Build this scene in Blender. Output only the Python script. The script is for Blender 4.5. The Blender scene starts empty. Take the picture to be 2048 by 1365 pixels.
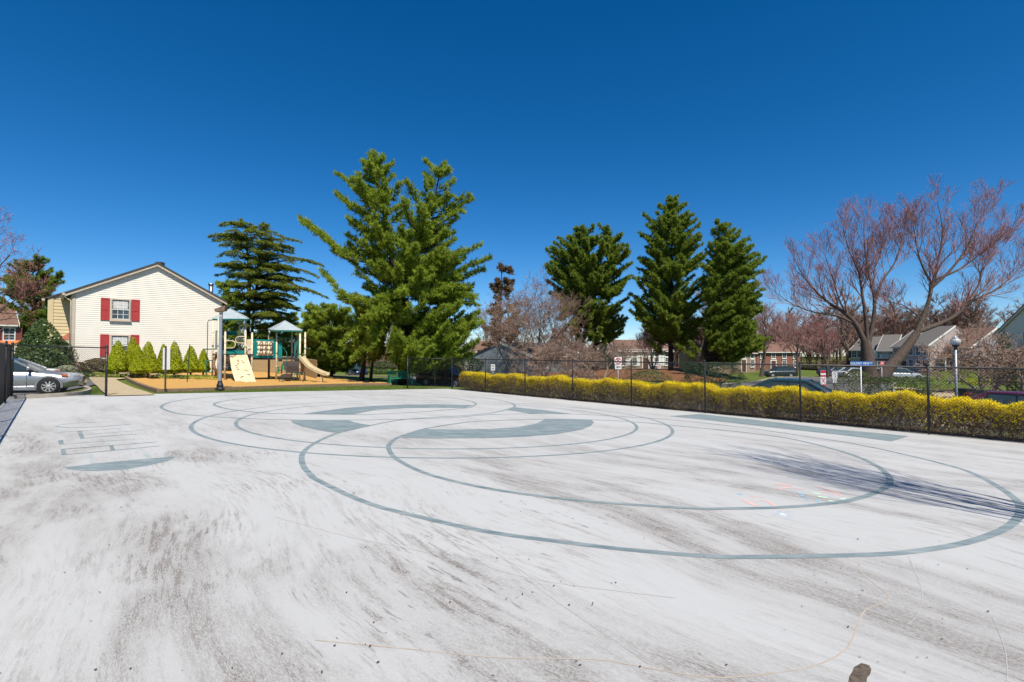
import bpy, math, random
import numpy as np
from mathutils import Vector, Matrix

# ------------------------------------------------------------------ scene, camera, light
scene = bpy.context.scene
col = scene.collection
R = math.radians
PITCH = math.atan(22.5 / 1000.0)
CAM_Z = 1.6
cam_data = bpy.data.cameras.new("camera")
cam_data.sensor_width = 36.0
cam_data.lens = 36.0 * 1000.0 / 2048.0
cam_data.clip_start = 0.05
cam_data.clip_end = 3000.0
cam = bpy.data.objects.new("camera", cam_data)
cam.location = (0, 0, CAM_Z)
cam.rotation_euler = (R(90) + PITCH, 0, 0)
col.objects.link(cam)
scene.camera = cam

SUN_EL = R(56)
SUN_H = Vector((0.398, -0.917, 0)).normalized()          # horizontal direction towards the sun
TO_SUN = Vector((SUN_H.x * math.cos(SUN_EL), SUN_H.y * math.cos(SUN_EL), math.sin(SUN_EL)))
world = bpy.data.worlds.new("World")
scene.world = world
world.use_nodes = True
wn = world.node_tree.nodes
wl = world.node_tree.links
wn.clear()
wout = wn.new("ShaderNodeOutputWorld")
wbg = wn.new("ShaderNodeBackground")
sky = wn.new("ShaderNodeTexSky")
sky.sky_type = 'NISHITA'
sky.sun_disc = False
sky.sun_elevation = SUN_EL
sky.sun_rotation = math.atan2(SUN_H.x, SUN_H.y)
sky.altitude = 1500
sky.air_density = 0.9
sky.dust_density = 0.0
sky.ozone_density = 5.0
wbg.inputs[1].default_value = 0.095
deep = wn.new("ShaderNodeHueSaturation")          # the photograph's polarised, deeper blue, over the whole sky alike
deep.inputs['Saturation'].default_value = 1.32
wl.new(sky.outputs[0], deep.inputs['Color'])
wl.new(deep.outputs[0], wbg.inputs[0])
wl.new(wbg.outputs[0], wout.inputs[0])

sun_data = bpy.data.lights.new("sun", 'SUN')
sun_data.energy = 5.0
sun_data.angle = R(0.53)
sun_data.color = (1.0, 0.93, 0.80)
sun = bpy.data.objects.new("sun", sun_data)
sun.rotation_euler = TO_SUN.to_track_quat('Z', 'Y').to_euler()
col.objects.link(sun)

scene.view_settings.view_transform = 'Standard'
scene.view_settings.look = 'None'
scene.view_settings.exposure = 0.42
scene.view_settings.gamma = 1.0
scene.view_settings.use_curve_mapping = False
scene.render.resolution_x = 1024
scene.render.resolution_y = 682

# ------------------------------------------------------------------ measuring helpers
SX, SY = 0.026, 0.023          # the court and its surroundings fall away from the camera and to the right
CP, SP = math.cos(PITCH), math.sin(PITCH)

def ray(u, v):
    t = -(v - 682.5) / 1000.0
    return Vector(((u - 1024) / 1000.0, CP - t * SP, SP + t * CP))

def G(u, v):
    """ground point on the court plane seen at photo pixel (u, v)"""
    d = ray(u, v)
    k = -CAM_Z / (d.z + SX * d.x + SY * d.y)
    return Vector((d.x * k, d.y * k, CAM_Z + d.z * k))

def ZV(v, y):
    d = ray(1024, v)
    return CAM_Z + d.z * y / d.y

def XU(u, y):
    return (u - 1024) / 1000.0 * y

def plane_z(x, y):
    return -SX * x - SY * y

# terrain: the tilted plane plus gentle departures measured at known places
_ctrl = []
def _c(u, v, y):
    x = XU(u, y); z = ZV(v, y)
    _ctrl.append((x, y, z - plane_z(x, y)))
for a in [(143, 741, 33), (443, 738, 39), (250, 741, 34), (60, 735, 38), (20, 735, 60), (115, 793, 20.5), (40, 745, 28),
          (715, 757, 72), (840, 759, 66), (893, 790, 40), (760, 758, 62), (640, 752, 60), (560, 747, 48), (480, 745, 50),
          (1560, 757, 78), (1700, 757, 75), (1860, 746, 82), (1800, 764, 58), (1480, 752, 70), (1340, 735, 60),
          (1240, 735, 52), (1160, 752, 45), (1240, 752, 42), (1050, 752, 46), (980, 748, 60), (1440, 770, 44),
          (1640, 848, 20), (2025, 868, 20), (1300, 838, 23), (1100, 818, 28), (1910, 845, 24), (1500, 840, 21),
          (1745, 765, 44), (1975, 783, 32), (2030, 770, 40), (1540, 772, 48), (1330, 790, 32), (1980, 730, 60), (1950, 715, 110), (1500, 735, 110)]:
    _c(*a)
for a in [(-16, 16), (-10, 22), (-4, 30), (4, 21), (11, 13), (16, 8), (-12, 27), (-16, 31), (-8, 33), (-10, 36), (-6, 35), (0, 0), (-18, 24), (-20, 27),
          (8, -5), (-15, 5), (20, 0), (0, -20), (30, -20), (-30, -20), (-14, 36), (-13, 34)]:
    _ctrl.append((a[0], a[1], 0.0))
for a in [(-150, 150, 2.5), (0, 160, 1.6), (150, 160, 5.0), (-200, 40, 0), (200, 40, 3.0), (0, 300, 4.0), (-300, 300, 0), (300, 300, 9.0), (120, 100, 3.2)]:
    _ctrl.append(a)
_ctrl = np.array(_ctrl)

LD = Vector((0.675, -0.738))        # court length direction (towards the camera side)
LN = Vector((0.738, 0.675))         # court width direction (towards the hedge)

def T(x, y):
    x = np.asarray(x, float); y = np.asarray(y, float)
    d2 = (x[..., None] - _ctrl[:, 0]) ** 2 + (y[..., None] - _ctrl[:, 1]) ** 2
    sc = 3.0 + 0.05 * np.sqrt(_ctrl[:, 0] ** 2 + _ctrl[:, 1] ** 2)
    w = 1.0 / (d2 + sc ** 2) ** 1.7
    res = (w * _ctrl[:, 2]).sum(-1) / w.sum(-1)
    n = x * LN.x + y * LN.y; a = x * LD.x + y * LD.y
    # distance outside of the court rectangle
    dn = np.maximum(np.maximum(-1.6 - n, n - 18.6), 0); da = np.maximum(np.maximum(-25.6 - a, a - 1.5), 0)
    k = np.clip(np.hypot(dn, da) / 6.0, 0, 1); k = k * k * (3 - 2 * k)
    return -SX * np.clip(x, -120, 120) - SY * np.clip(y, -60, 200) + res * k

def TZ(x, y):
    return float(T(np.array(x), np.array(y)))

def AT(u, y, h=0.0):
    x = XU(u, y)
    return Vector((x, y, TZ(x, y) + h))

# ------------------------------------------------------------------ object helpers
def tag(o, label=None, cat=None, group=None, kind=None):
    if label: o["label"] = label
    if cat: o["category"] = cat
    if group: o["group"] = group
    if kind: o["kind"] = kind
    return o

def empty(name, loc, rz=0.0, label=None, cat=None, group=None):
    o = bpy.data.objects.new(name, None)
    o.empty_display_size = 0.2
    o.location = loc; o.rotation_euler = (0, 0, rz)
    col.objects.link(o)
    return tag(o, label, cat, group)

def copy_tree(o, parent=None):
    c = o.copy(); col.objects.link(c)
    c.parent = parent
    for ch in o.children:
        copy_tree(ch, c)
    return c

class MB:
    def __init__(s): s.v = []; s.f = []
    def add(s, vs, fs):
        b = len(s.v); s.v += [tuple(v) for v in vs]; s.f += [tuple(i + b for i in f) for f in fs]; return s
    def box(s, c, size, rot=None, rz=0.0):
        hx, hy, hz = size[0] / 2, size[1] / 2, size[2] / 2
        P = [Vector((x, y, z)) for x in (-hx, hx) for y in (-hy, hy) for z in (-hz, hz)]
        M = rot if rot is not None else Matrix.Rotation(rz, 3, 'Z')
        c = Vector(c)
        return s.add([c + M @ p for p in P], [(0, 1, 3, 2), (4, 6, 7, 5), (0, 4, 5, 1), (2, 3, 7, 6), (0, 2, 6, 4), (1, 5, 7, 3)])
    def bar(s, a, b, w, h=None):
        a, b = Vector(a), Vector(b); d = b - a
        q = d.to_track_quat('X', 'Z').to_matrix()
        return s.box((a + b) / 2, (d.length, w, h or w), rot=q)
    def tube(s, pts, radii, n=6, cap=True):
        pts = [Vector(p) for p in pts]
        if not hasattr(radii, '__len__'): radii = [radii] * len(pts)
        b = len(s.v); up = None
        for i, p in enumerate(pts):
            d = (pts[min(i + 1, len(pts) - 1)] - pts[max(i - 1, 0)])
            if d.length < 1e-9: d = Vector((0, 0, 1))
            d.normalize()
            if up is None:
                up = d.orthogonal().normalized()
            else:
                up = (up - d * up.dot(d))
                up = up.normalized() if up.length > 1e-6 else d.orthogonal().normalized()
            side = d.cross(up)
            for k in range(n):
                an = 2 * math.pi * k / n
                s.v.append(tuple(p + (up * math.cos(an) + side * math.sin(an)) * radii[i]))
        for i in range(len(pts) - 1):
            for k in range(n):
                k2 = (k + 1) % n
                s.f.append((b + i * n + k, b + i * n + k2, b + (i + 1) * n + k2, b + (i + 1) * n + k))
        if cap:
            s.f.append(tuple(b + k for k in reversed(range(n))))
            s.f.append(tuple(b + (len(pts) - 1) * n + k for k in range(n)))
        return s
    def lathe(s, prof, n=16, c=(0, 0, 0), cap=True):
        b = len(s.v)
        for r, z in prof:
            for k in range(n):
                an = 2 * math.pi * k / n
                s.v.append((c[0] + r * math.cos(an), c[1] + r * math.sin(an), c[2] + z))
        for i in range(len(prof) - 1):
            for k in range(n):
                k2 = (k + 1) % n
                s.f.append((b + i * n + k, b + i * n + k2, b + (i + 1) * n + k2, b + (i + 1) * n + k))
        if cap:
            s.f.append(tuple(b + k for k in reversed(range(n))))
            s.f.append(tuple(b + (len(prof) - 1) * n + k for k in range(n)))
        return s
    def prism(s, poly, axis_from, axis_to):
        """extrude a closed 3-D polygon (list of Vectors) by the vector axis_to - axis_from"""
        d = Vector(axis_to) - Vector(axis_from); n = len(poly)
        P = [Vector(p) for p in poly]
        return s.add(P + [p + d for p in P], [tuple(reversed(range(n))), tuple(range(n, 2 * n))] + [(i, (i + 1) % n, n + (i + 1) % n, n + i) for i in range(n)])
    def mesh(s, name, smooth=False):
        me = bpy.data.meshes.new(name)
        me.from_pydata(s.v, [], s.f)
        me.validate(); me.update()
        if smooth:
            me.polygons.foreach_set("use_smooth", [True] * len(me.polygons))
        return me
    def build(s, name, mat, parent=None, smooth=False, loc=None, rz=None, bevel=0):
        me = s.mesh(name, smooth)
        return obj(name, me, mat, parent, loc, rz, bevel)

def obj(name, me, mat, parent=None, loc=None, rz=None, bevel=0):
    o = bpy.data.objects.new(name, me)
    if not me.materials: me.materials.append(mat)
    col.objects.link(o)
    if parent: o.parent = parent
    if loc is not None: o.location = loc
    if rz is not None: o.rotation_euler = (0, 0, rz)
    if bevel:
        m = o.modifiers.new("bevel", 'BEVEL'); m.width = bevel; m.segments = 2; m.limit_method = 'ANGLE'
    return o

def tri_mesh(name, V, tint=None, nv=3):
    """V: (N*nv, 3) array, every nv rows one polygon"""
    V = np.ascontiguousarray(V, dtype=np.float32)
    me = bpy.data.meshes.new(name)
    nverts = len(V); nf = nverts // nv
    me.vertices.add(nverts); me.vertices.foreach_set("co", V.ravel())
    me.loops.add(nverts); me.loops.foreach_set("vertex_index", np.arange(nverts, dtype=np.int32))
    me.polygons.add(nf)
    me.polygons.foreach_set("loop_start", np.arange(0, nverts, nv, dtype=np.int32))
    me.polygons.foreach_set("loop_total", np.full(nf, nv, dtype=np.int32))
    if tint is not None:
        at = me.attributes.new("tint", 'FLOAT', 'POINT')
        at.data.foreach_set("value", np.ascontiguousarray(tint, dtype=np.float32))
    me.update(calc_edges=True)
    return me

# ------------------------------------------------------------------ materials
def srgb(r, g, b):
    f = lambda c: (c / 255.0 / 12.92) if c / 255.0 <= 0.04045 else ((c / 255.0 + 0.055) / 1.055) ** 2.4
    return (f(r), f(g), f(b), 1.0)

MATS = {}
def mat(name, color, rough=0.6, var=0.12, scale=8.0, bump=0.0, bscale=60.0, metallic=0.0, spec=0.4, color2=None, coat=0.0, stretch=None):
    """Principled material whose colour wanders between two tones (dirt, fading, grain)"""
    if name in MATS: return MATS[name]
    m = bpy.data.materials.new(name); m.use_nodes = True
    nt = m.node_tree; n = nt.nodes; l = nt.links
    bs = n["Principled BSDF"]
    c = tuple(color[:3]) + (1.0,)
    c2 = (tuple(color2[:3]) + (1.0,)) if color2 else tuple(max(0, x * (1 - var * 2)) for x in c[:3]) + (1.0,)
    tc = n.new("ShaderNodeTexCoord"); mp = n.new("ShaderNodeMapping")
    if stretch: mp.inputs['Scale'].default_value = stretch
    l.new(tc.outputs['Object'], mp.inputs[0])
    nz = n.new("ShaderNodeTexNoise"); nz.inputs['Scale'].default_value = scale; nz.inputs['Detail'].default_value = 6
    nz.inputs['Roughness'].default_value = 0.65
    l.new(mp.outputs[0], nz.inputs['Vector'])
    rp = n.new("ShaderNodeValToRGB"); rp.color_ramp.elements[0].position = 0.33; rp.color_ramp.elements[1].position = 0.68
    rp.color_ramp.elements[0].color = c2; rp.color_ramp.elements[1].color = c
    l.new(nz.outputs['Fac'], rp.inputs[0]); l.new(rp.outputs[0], bs.inputs['Base Color'])
    bs.inputs['Roughness'].default_value = rough; bs.inputs['Metallic'].default_value = metallic
    bs.inputs['Specular IOR Level'].default_value = spec
    bs.inputs['Coat Weight'].default_value = coat
    bs.inputs['Coat Roughness'].default_value = 0.06
    if bump:
        n2 = n.new("ShaderNodeTexNoise"); n2.inputs['Scale'].default_value = bscale; n2.inputs['Detail'].default_value = 4
        l.new(mp.outputs[0], n2.inputs['Vector'])
        bp = n.new("ShaderNodeBump"); bp.inputs['Strength'].default_value = bump; bp.inputs['Distance'].default_value = 0.02
        l.new(n2.outputs['Fac'], bp.inputs['Height']); l.new(bp.outputs[0], bs.inputs['Normal'])
    MATS[name] = m
    return m

def leaf_mat(name, c_dark, c_light, trans=0.35, rough=0.55):
    if name in MATS: return MATS[name]
    m = bpy.data.materials.new(name); m.use_nodes = True
    nt = m.node_tree; n = nt.nodes; l = nt.links; n.clear()
    out = n.new("ShaderNodeOutputMaterial")
    at = n.new("ShaderNodeAttribute"); at.attribute_name = "tint"
    rp = n.new("ShaderNodeValToRGB")
    rp.color_ramp.elements[0].color = tuple(c_dark) + (1,); rp.color_ramp.elements[1].color = tuple(c_light) + (1,)
    l.new(at.outputs['Fac'], rp.inputs[0])
    df = n.new("ShaderNodeBsdfPrincipled"); df.inputs['Roughness'].default_value = rough; df.inputs['Specular IOR Level'].default_value = 0.25
    tr = n.new("ShaderNodeBsdfTranslucent"); mx = n.new("ShaderNodeMixShader"); mx.inputs[0].default_value = trans
    l.new(rp.outputs[0], df.inputs['Base Color']); l.new(rp.outputs[0], tr.inputs[0])
    l.new(df.outputs[0], mx.inputs[1]); l.new(tr.outputs[0], mx.inputs[2]); l.new(mx.outputs[0], out.inputs[0])
    MATS[name] = m
    return m

def glass_mat(name, tint=(0.02, 0.03, 0.035)):
    if name in MATS: return MATS[name]
    m = bpy.data.materials.new(name); m.use_nodes = True
    bs = m.node_tree.nodes["Principled BSDF"]
    n = m.node_tree.nodes; l = m.node_tree.links
    nz = n.new("ShaderNodeTexNoise"); nz.inputs['Scale'].default_value = 1.7
    rp = n.new("ShaderNodeValToRGB")
    rp.color_ramp.elements[0].color = tuple(tint) + (1,); rp.color_ramp.elements[1].color = tuple(min(1, 2.2 * t) for t in tint) + (1,)
    tc = n.new("ShaderNodeTexCoord"); l.new(tc.outputs['Object'], nz.inputs['Vector'])
    l.new(nz.outputs['Fac'], rp.inputs[0]); l.new(rp.outputs[0], bs.inputs['Base Color'])
    bs.inputs['Roughness'].default_value = 0.04
    bs.inputs['Specular IOR Level'].default_value = 0.8
    MATS[name] = m
    return m

rng = random.Random(11)
nrng = np.random.default_rng(7)

# ------------------------------------------------------------------ ground materials
def ground_mat():
    m = bpy.data.materials.new("grass_ground"); m.use_nodes = True
    n = m.node_tree.nodes; l = m.node_tree.links; bs = n["Principled BSDF"]
    tc = n.new("ShaderNodeTexCoord")
    def noise(scale, detail=5, rough=0.6):
        z = n.new("ShaderNodeTexNoise"); z.inputs['Scale'].default_value = scale; z.inputs['Detail'].default_value = detail
        z.inputs['Roughness'].default_value = rough; l.new(tc.outputs['Object'], z.inputs['Vector']); return z
    a = noise(0.35); b = noise(7.0); c = noise(40.0, 3)
    r1 = n.new("ShaderNodeValToRGB"); r1.color_ramp.elements[0].position = 0.35; r1.color_ramp.elements[1].position = 0.62
    r1.color_ramp.elements[0].color = (0.075, 0.125, 0.022, 1); r1.color_ramp.elements[1].color = (0.15, 0.19, 0.035, 1)
    l.new(b.outputs['Fac'], r1.inputs[0])
    r2 = n.new("ShaderNodeValToRGB"); r2.color_ramp.elements[0].position = 0.56; r2.color_ramp.elements[1].position = 0.7
    r2.color_ramp.elements[0].color = (0, 0, 0, 1); r2.color_ramp.elements[1].color = (0.75, 0.75, 0.75, 1)
    mixn = n.new("ShaderNodeMath"); mixn.operation = 'MULTIPLY_ADD'; mixn.inputs[1].default_value = 0.35
    l.new(b.outputs['Fac'], mixn.inputs[0])
    sc = n.new("ShaderNodeMath"); sc.operation = 'MULTIPLY'; sc.inputs[1].default_value = 0.7
    l.new(a.outputs['Fac'], sc.inputs[0]); l.new(sc.outputs[0], mixn.inputs[2])
    l.new(mixn.outputs[0], r2.inputs[0])
    mx = n.new("ShaderNodeMix"); mx.data_type = 'RGBA'
    l.new(r2.outputs[0], mx.inputs['Factor']); l.new(r1.outputs[0], mx.inputs['A']); mx.inputs['B'].default_value = (0.20, 0.15, 0.07, 1)
    l.new(mx.outputs['Result'], bs.inputs['Base Color'])
    bs.inputs['Roughness'].default_value = 0.9; bs.inputs['Specular IOR Level'].default_value = 0.1
    bp = n.new("ShaderNodeBump"); bp.inputs['Strength'].default_value = 0.9; bp.inputs['Distance'].default_value = 0.05
    l.new(c.outputs['Fac'], bp.inputs['Height']); l.new(bp.outputs[0], bs.inputs['Normal'])
    return m

def court_mat():
    m = bpy.data.materials.new("worn_white_court_paint"); m.use_nodes = True
    n = m.node_tree.nodes; l = m.node_tree.links; bs = n["Principled BSDF"]
    tc = n.new("ShaderNodeTexCoord")
    rot = n.new("ShaderNodeVectorRotate"); rot.rotation_type = 'Z_AXIS'
    rot.inputs['Angle'].default_value = math.atan2(0.738, 0.675)
    l.new(tc.outputs['Object'], rot.inputs['Vector'])
    # slow wander of the direction in which the surface was swept
    wz = n.new("ShaderNodeTexNoise"); wz.inputs['Scale'].default_value = 0.16; wz.inputs['Detail'].default_value = 2
    l.new(tc.outputs['Object'], wz.inputs['Vector'])
    wsub = n.new("ShaderNodeVectorMath"); wsub.operation = 'SUBTRACT'; wsub.inputs[1].default_value = (0.5, 0.5, 0.5)
    l.new(wz.outputs['Color'], wsub.inputs[0])
    wsc = n.new("ShaderNodeVectorMath"); wsc.operation = 'SCALE'; wsc.inputs['Scale'].default_value = 2.6
    l.new(wsub.outputs[0], wsc.inputs[0])
    wadd = n.new("ShaderNodeVectorMath"); wadd.operation = 'ADD'
    l.new(rot.outputs[0], wadd.inputs[0]); l.new(wsc.outputs[0], wadd.inputs[1])
    def noise(sx, sy, detail=5, rough=0.6, off=(0, 0, 0)):
        mp = n.new("ShaderNodeMapping"); mp.inputs['Scale'].default_value = (sx, sy, 1); mp.inputs['Location'].default_value = off
        l.new(wadd.outputs[0], mp.inputs[0])
        z = n.new("ShaderNodeTexNoise"); z.inputs['Scale'].default_value = 1.0; z.inputs['Detail'].default_value = detail
        z.inputs['Roughness'].default_value = rough; l.new(mp.outputs[0], z.inputs['Vector']); return z.outputs['Fac']
    def ramp(src, p0, p1, c0=0.0, c1=1.0):
        r = n.new("ShaderNodeMapRange"); r.interpolation_type = 'SMOOTHSTEP'
        r.inputs['From Min'].default_value = p0; r.inputs['From Max'].default_value = p1
        r.inputs['To Min'].default_value = c0; r.inputs['To Max'].default_value = c1
        l.new(src, r.inputs['Value']); return r.outputs[0]
    def math2(op, a, b):
        q = n.new("ShaderNodeMath"); q.operation = op
        for i, s in enumerate((a, b)):
            if isinstance(s, (int, float)): q.inputs[i].default_value = s
            else: l.new(s, q.inputs[i])
        return q.outputs[0]
    big = ramp(noise(0.10, 0.62, 5, 0.62, (3.1, 1.7, 0)), 0.42, 0.60)        # long dirty lanes
    mid = ramp(noise(0.7, 2.4, 6, 0.68, (7, 2, 0)), 0.36, 0.62)             # smears inside them
    streak = ramp(noise(2.4, 20.0, 6, 0.78, (1, 9, 0)), 0.46, 0.60)         # sweeping streaks
    scuff = ramp(noise(3.5, 26.0, 4, 0.6, (21, 4, 0)), 0.60, 0.68)          # dark scuffs
    patch = ramp(noise(0.4, 0.7, 4, 0.65, (2, 12, 0)), 0.42, 0.62)
    grain = ramp(noise(45, 130, 4, 0.75), 0.40, 0.60)
    d1 = math2('MULTIPLY', big, math2('ADD', math2('MULTIPLY', mid, 0.8), 0.28))
    d2 = math2('MULTIPLY', math2('MULTIPLY', streak, mid), math2('ADD', math2('MULTIPLY', patch, 0.8), 0.3))
    dirt = math2('ADD', math2('MULTIPLY', d1, 0.58), math2('MULTIPLY', d2, 0.75))
    dirt = math2('MULTIPLY', dirt, math2('ADD', math2('MULTIPLY', grain, 0.9), 0.45))
    # the far half has kept cleaner paint
    sepn = n.new("ShaderNodeSeparateXYZ"); l.new(tc.outputs['Object'], sepn.inputs[0])
    dist = ramp(sepn.outputs['Y'], 4.0, 14.0, 1.0, 0.42)
    dirt = math2('MULTIPLY', dirt, dist)
    dirt = math2('MINIMUM', dirt, 1.0)
    mx = n.new("ShaderNodeMix"); mx.data_type = 'RGBA'
    mx.inputs['A'].default_value = (0.445, 0.45, 0.455, 1); mx.inputs['B'].default_value = (0.195, 0.175, 0.163, 1)
    l.new(dirt, mx.inputs['Factor'])
    mx2 = n.new("ShaderNodeMix"); mx2.data_type = 'RGBA'; mx2.inputs['B'].default_value = (0.11, 0.10, 0.10, 1)
    l.new(mx.outputs['Result'], mx2.inputs['A'])
    l.new(math2('MULTIPLY', math2('MULTIPLY', scuff, math2('ADD', math2('MULTIPLY', patch, 0.5), 0.12)), dist), mx2.inputs['Factor'])
    l.new(mx2.outputs['Result'], bs.inputs['Base Color'])
    bs.inputs['Roughness'].default_value = 0.85; bs.inputs['Specular IOR Level'].default_value = 0.2
    bp = n.new("ShaderNodeBump"); bp.inputs['Strength'].default_value = 0.35; bp.inputs['Distance'].default_value = 0.004
    l.new(grain, bp.inputs['Height']); l.new(bp.outputs[0], bs.inputs['Normal'])
    return m

M_GRASS = ground_mat()
M_COURT = court_mat()
M_PAINT = mat("faded_blue_grey_paint", (0.105, 0.158, 0.18), 0.8, 0.0, 1.9, color2=(0.27, 0.31, 0.325), stretch=(1.2, 6, 1), spec=0.2)
M_PAINT_FAINT = mat("nearly_worn_off_paint", (0.30, 0.35, 0.37), 0.8, 0.0, 3.0, color2=(0.43, 0.445, 0.45), spec=0.2)
M_ASPHALT = mat("grey_asphalt", (0.16, 0.16, 0.165), 0.9, 0.18, 3.0, bump=0.3, bscale=90, spec=0.2)
M_CONC = mat("tan_concrete", (0.46, 0.37, 0.24), 0.85, 0.12, 4.0, bump=0.2, bscale=50, spec=0.2)
M_KERB = mat("pale_kerb_concrete", (0.47, 0.42, 0.34), 0.85, 0.15, 3.0, spec=0.2)
M_MULCH = mat("wood_chip_mulch", (0.62, 0.37, 0.12), 0.9, 0.0, 26.0, color2=(0.40, 0.215, 0.065), bump=1.0, bscale=45, spec=0.15)
M_NEEDLES = mat("fallen_pine_needles", (0.27, 0.125, 0.055), 0.95, 0.0, 9.0, color2=(0.12, 0.06, 0.032), bump=0.8, bscale=40, spec=0.1)
M_SOIL = mat("leaf_litter_soil", (0.12, 0.075, 0.045), 0.95, 0.25, 8.0, bump=0.8, bscale=30, spec=0.1)
M_TIMBER = mat("weathered_timber", (0.30, 0.21, 0.13), 0.85, 0.25, 6.0, bump=0.3, spec=0.2, stretch=(1, 1, 6))

# ------------------------------------------------------------------ ground sheets
def make_ground():
    def axis(a, b, c, d, fine, coarse):
        out = [a]
        while out[-1] < d:
            x = out[-1]
            st = fine if b <= x <= c else min(coarse, fine + 0.12 * min(abs(x - b), abs(x - c)))
            out.append(x + max(st, fine))
        return np.array(out)
    xs = axis(-700, -45, 60, 700, 1.0, 40); ys = axis(-60, -6, 95, 900, 1.0, 40)
    X, Y = np.meshgrid(xs, ys)
    Z = T(X, Y) - 0.05
    n = X * LN.x + Y * LN.y; a = X * LD.x + Y * LD.y
    V = np.stack([X, Y, Z], -1).reshape(-1, 3)
    nx, ny = len(xs), len(ys)
    F = [(j * nx + i, j * nx + i + 1, (j + 1) * nx + i + 1, (j + 1) * nx + i) for j in range(ny - 1) for i in range(nx - 1)]
    me = bpy.data.meshes.new("ground"); me.from_pydata(V.tolist(), [], F)
    me.polygons.foreach_set("use_smooth", [True] * len(me.polygons))
    o = obj("ground", me, M_GRASS); tag(o, kind="structure"); return o
make_ground()

def resample(P, k):
    P = [Vector(p[:2]) for p in P]
    L = [0]
    for i in range(1, len(P)): L.append(L[-1] + (P[i] - P[i - 1]).length)
    out = []
    for j in range(k):
        t = L[-1] * j / (k - 1); i = 1
        while i < len(P) - 1 and L[i] < t: i += 1
        q = (t - L[i - 1]) / max(1e-9, L[i] - L[i - 1]); out.append(P[i - 1].lerp(P[i], q))
    return out

def ruled(name, A, B, off, m, nu=40, nv=12, kind="structure", bumpy=0.0):
    A = resample(A, nu); B = resample(B, nu)
    P = np.array([[a.lerp(b, j / (nv - 1)) for a in A] for j, b_ in enumerate(range(nv)) for b in [None]] if False else
                 [[tuple(A[i].lerp(B[i], j / (nv - 1))) for i in range(nu)] for j in range(nv)])
    Z = T(P[..., 0], P[..., 1]) + off
    if bumpy: Z += nrng.normal(0, bumpy, Z.shape)
    V = np.concatenate([P, Z[..., None]], -1).reshape(-1, 3)
    F = [(j * nu + i, j * nu + i + 1, (j + 1) * nu + i + 1, (j + 1) * nu + i) for j in range(nv - 1) for i in range(nu - 1)]
    me = bpy.data.meshes.new(name); me.from_pydata(V.tolist(), [], F)
    me.polygons.foreach_set("use_smooth", [True] * len(F))
    o = obj(name, me, m)
    if kind: tag(o, kind=kind)
    return o

def offset_line(P, d):
    P = [Vector(p[:2]) for p in P]; out = []
    for i in range(len(P)):
        t = (P[min(i + 1, len(P) - 1)] - P[max(i - 1, 0)]).normalized()
        out.append(P[i] + Vector((t.y, -t.x)) * d)
    return out

def smooth2(P, k=60, closed=False):
    """Catmull-Rom through 2-D or 3-D points"""
    P = [Vector(p) for p in P]; n = len(P); out = []
    segs = n if closed else n - 1
    per = max(2, k // segs)
    for i in range(segs):
        if closed: p0, p1, p2, p3 = P[(i - 1) % n], P[i], P[(i + 1) % n], P[(i + 2) % n]
        else: p0, p1, p2, p3 = P[max(i - 1, 0)], P[i], P[i + 1], P[min(i + 2, n - 1)]
        for j in range(per):
            t = j / per
            out.append(0.5 * ((2 * p1) + (p2 - p0) * t + (2 * p0 - 5 * p1 + 4 * p2 - p3) * t * t + (3 * p1 - p0 - 3 * p2 + p3) * t ** 3))
    if not closed: out.append(P[-1])
    return out

# court slab
def court_pt(a, n): return Vector((LD.x * a + LN.x * n, LD.y * a + LN.y * n))
N0, N1, A0, A1 = -1.12, 17.66, -24.85, 0.62
cr = [court_pt(A0, N0), court_pt(A0, N1), court_pt(A1, N1), court_pt(A1, N0)]
mb = MB(); top = [Vector((p.x, p.y, plane_z(p.x, p.y))) for p in cr]
mb.prism([t - Vector((0, 0, 0.14)) for t in top], (0, 0, 0), (0, 0, 0.14))
tag(mb.build("court", M_COURT), kind="structure")

def ribbon(name, pts, width, off, m, closed=False):
    P = [Vector((p[0], p[1])) for p in pts]; n = len(P); V = []; F = []
    for i in range(n):
        t = (P[(i + 1) % n] - P[(i - 1) % n]) if closed else (P[min(i + 1, n - 1)] - P[max(i - 1, 0)])
        t.normalize(); s = Vector((t.y, -t.x)) * width / 2
        for q in (P[i] + s, P[i] - s): V.append((q.x, q.y, plane_z(q.x, q.y) + off * 0.3))
    for i in range(n if closed else n - 1):
        j = (i + 1) % n; F.append((2 * i, 2 * i + 1, 2 * j + 1, 2 * j))
    me = bpy.data.meshes.new(name); me.from_pydata(V, [], F)
    return tag(obj(name, me, m), kind="structure")

def flat_poly(name, pix, off, m):
    P = [G(*p) for p in pix]
    me = bpy.data.meshes.new(name)
    import bmesh
    bm = bmesh.new(); vs = [bm.verts.new((p.x, p.y, p.z + off * 0.3)) for p in P]
    f = bm.faces.new(vs); f.normal_update()
    if f.normal.z < 0: f.normal_flip()
    bmesh.ops.triangulate(bm, faces=[f]); bm.to_mesh(me); bm.free()
    return tag(obj(name, me, m), kind="structure")

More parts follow.
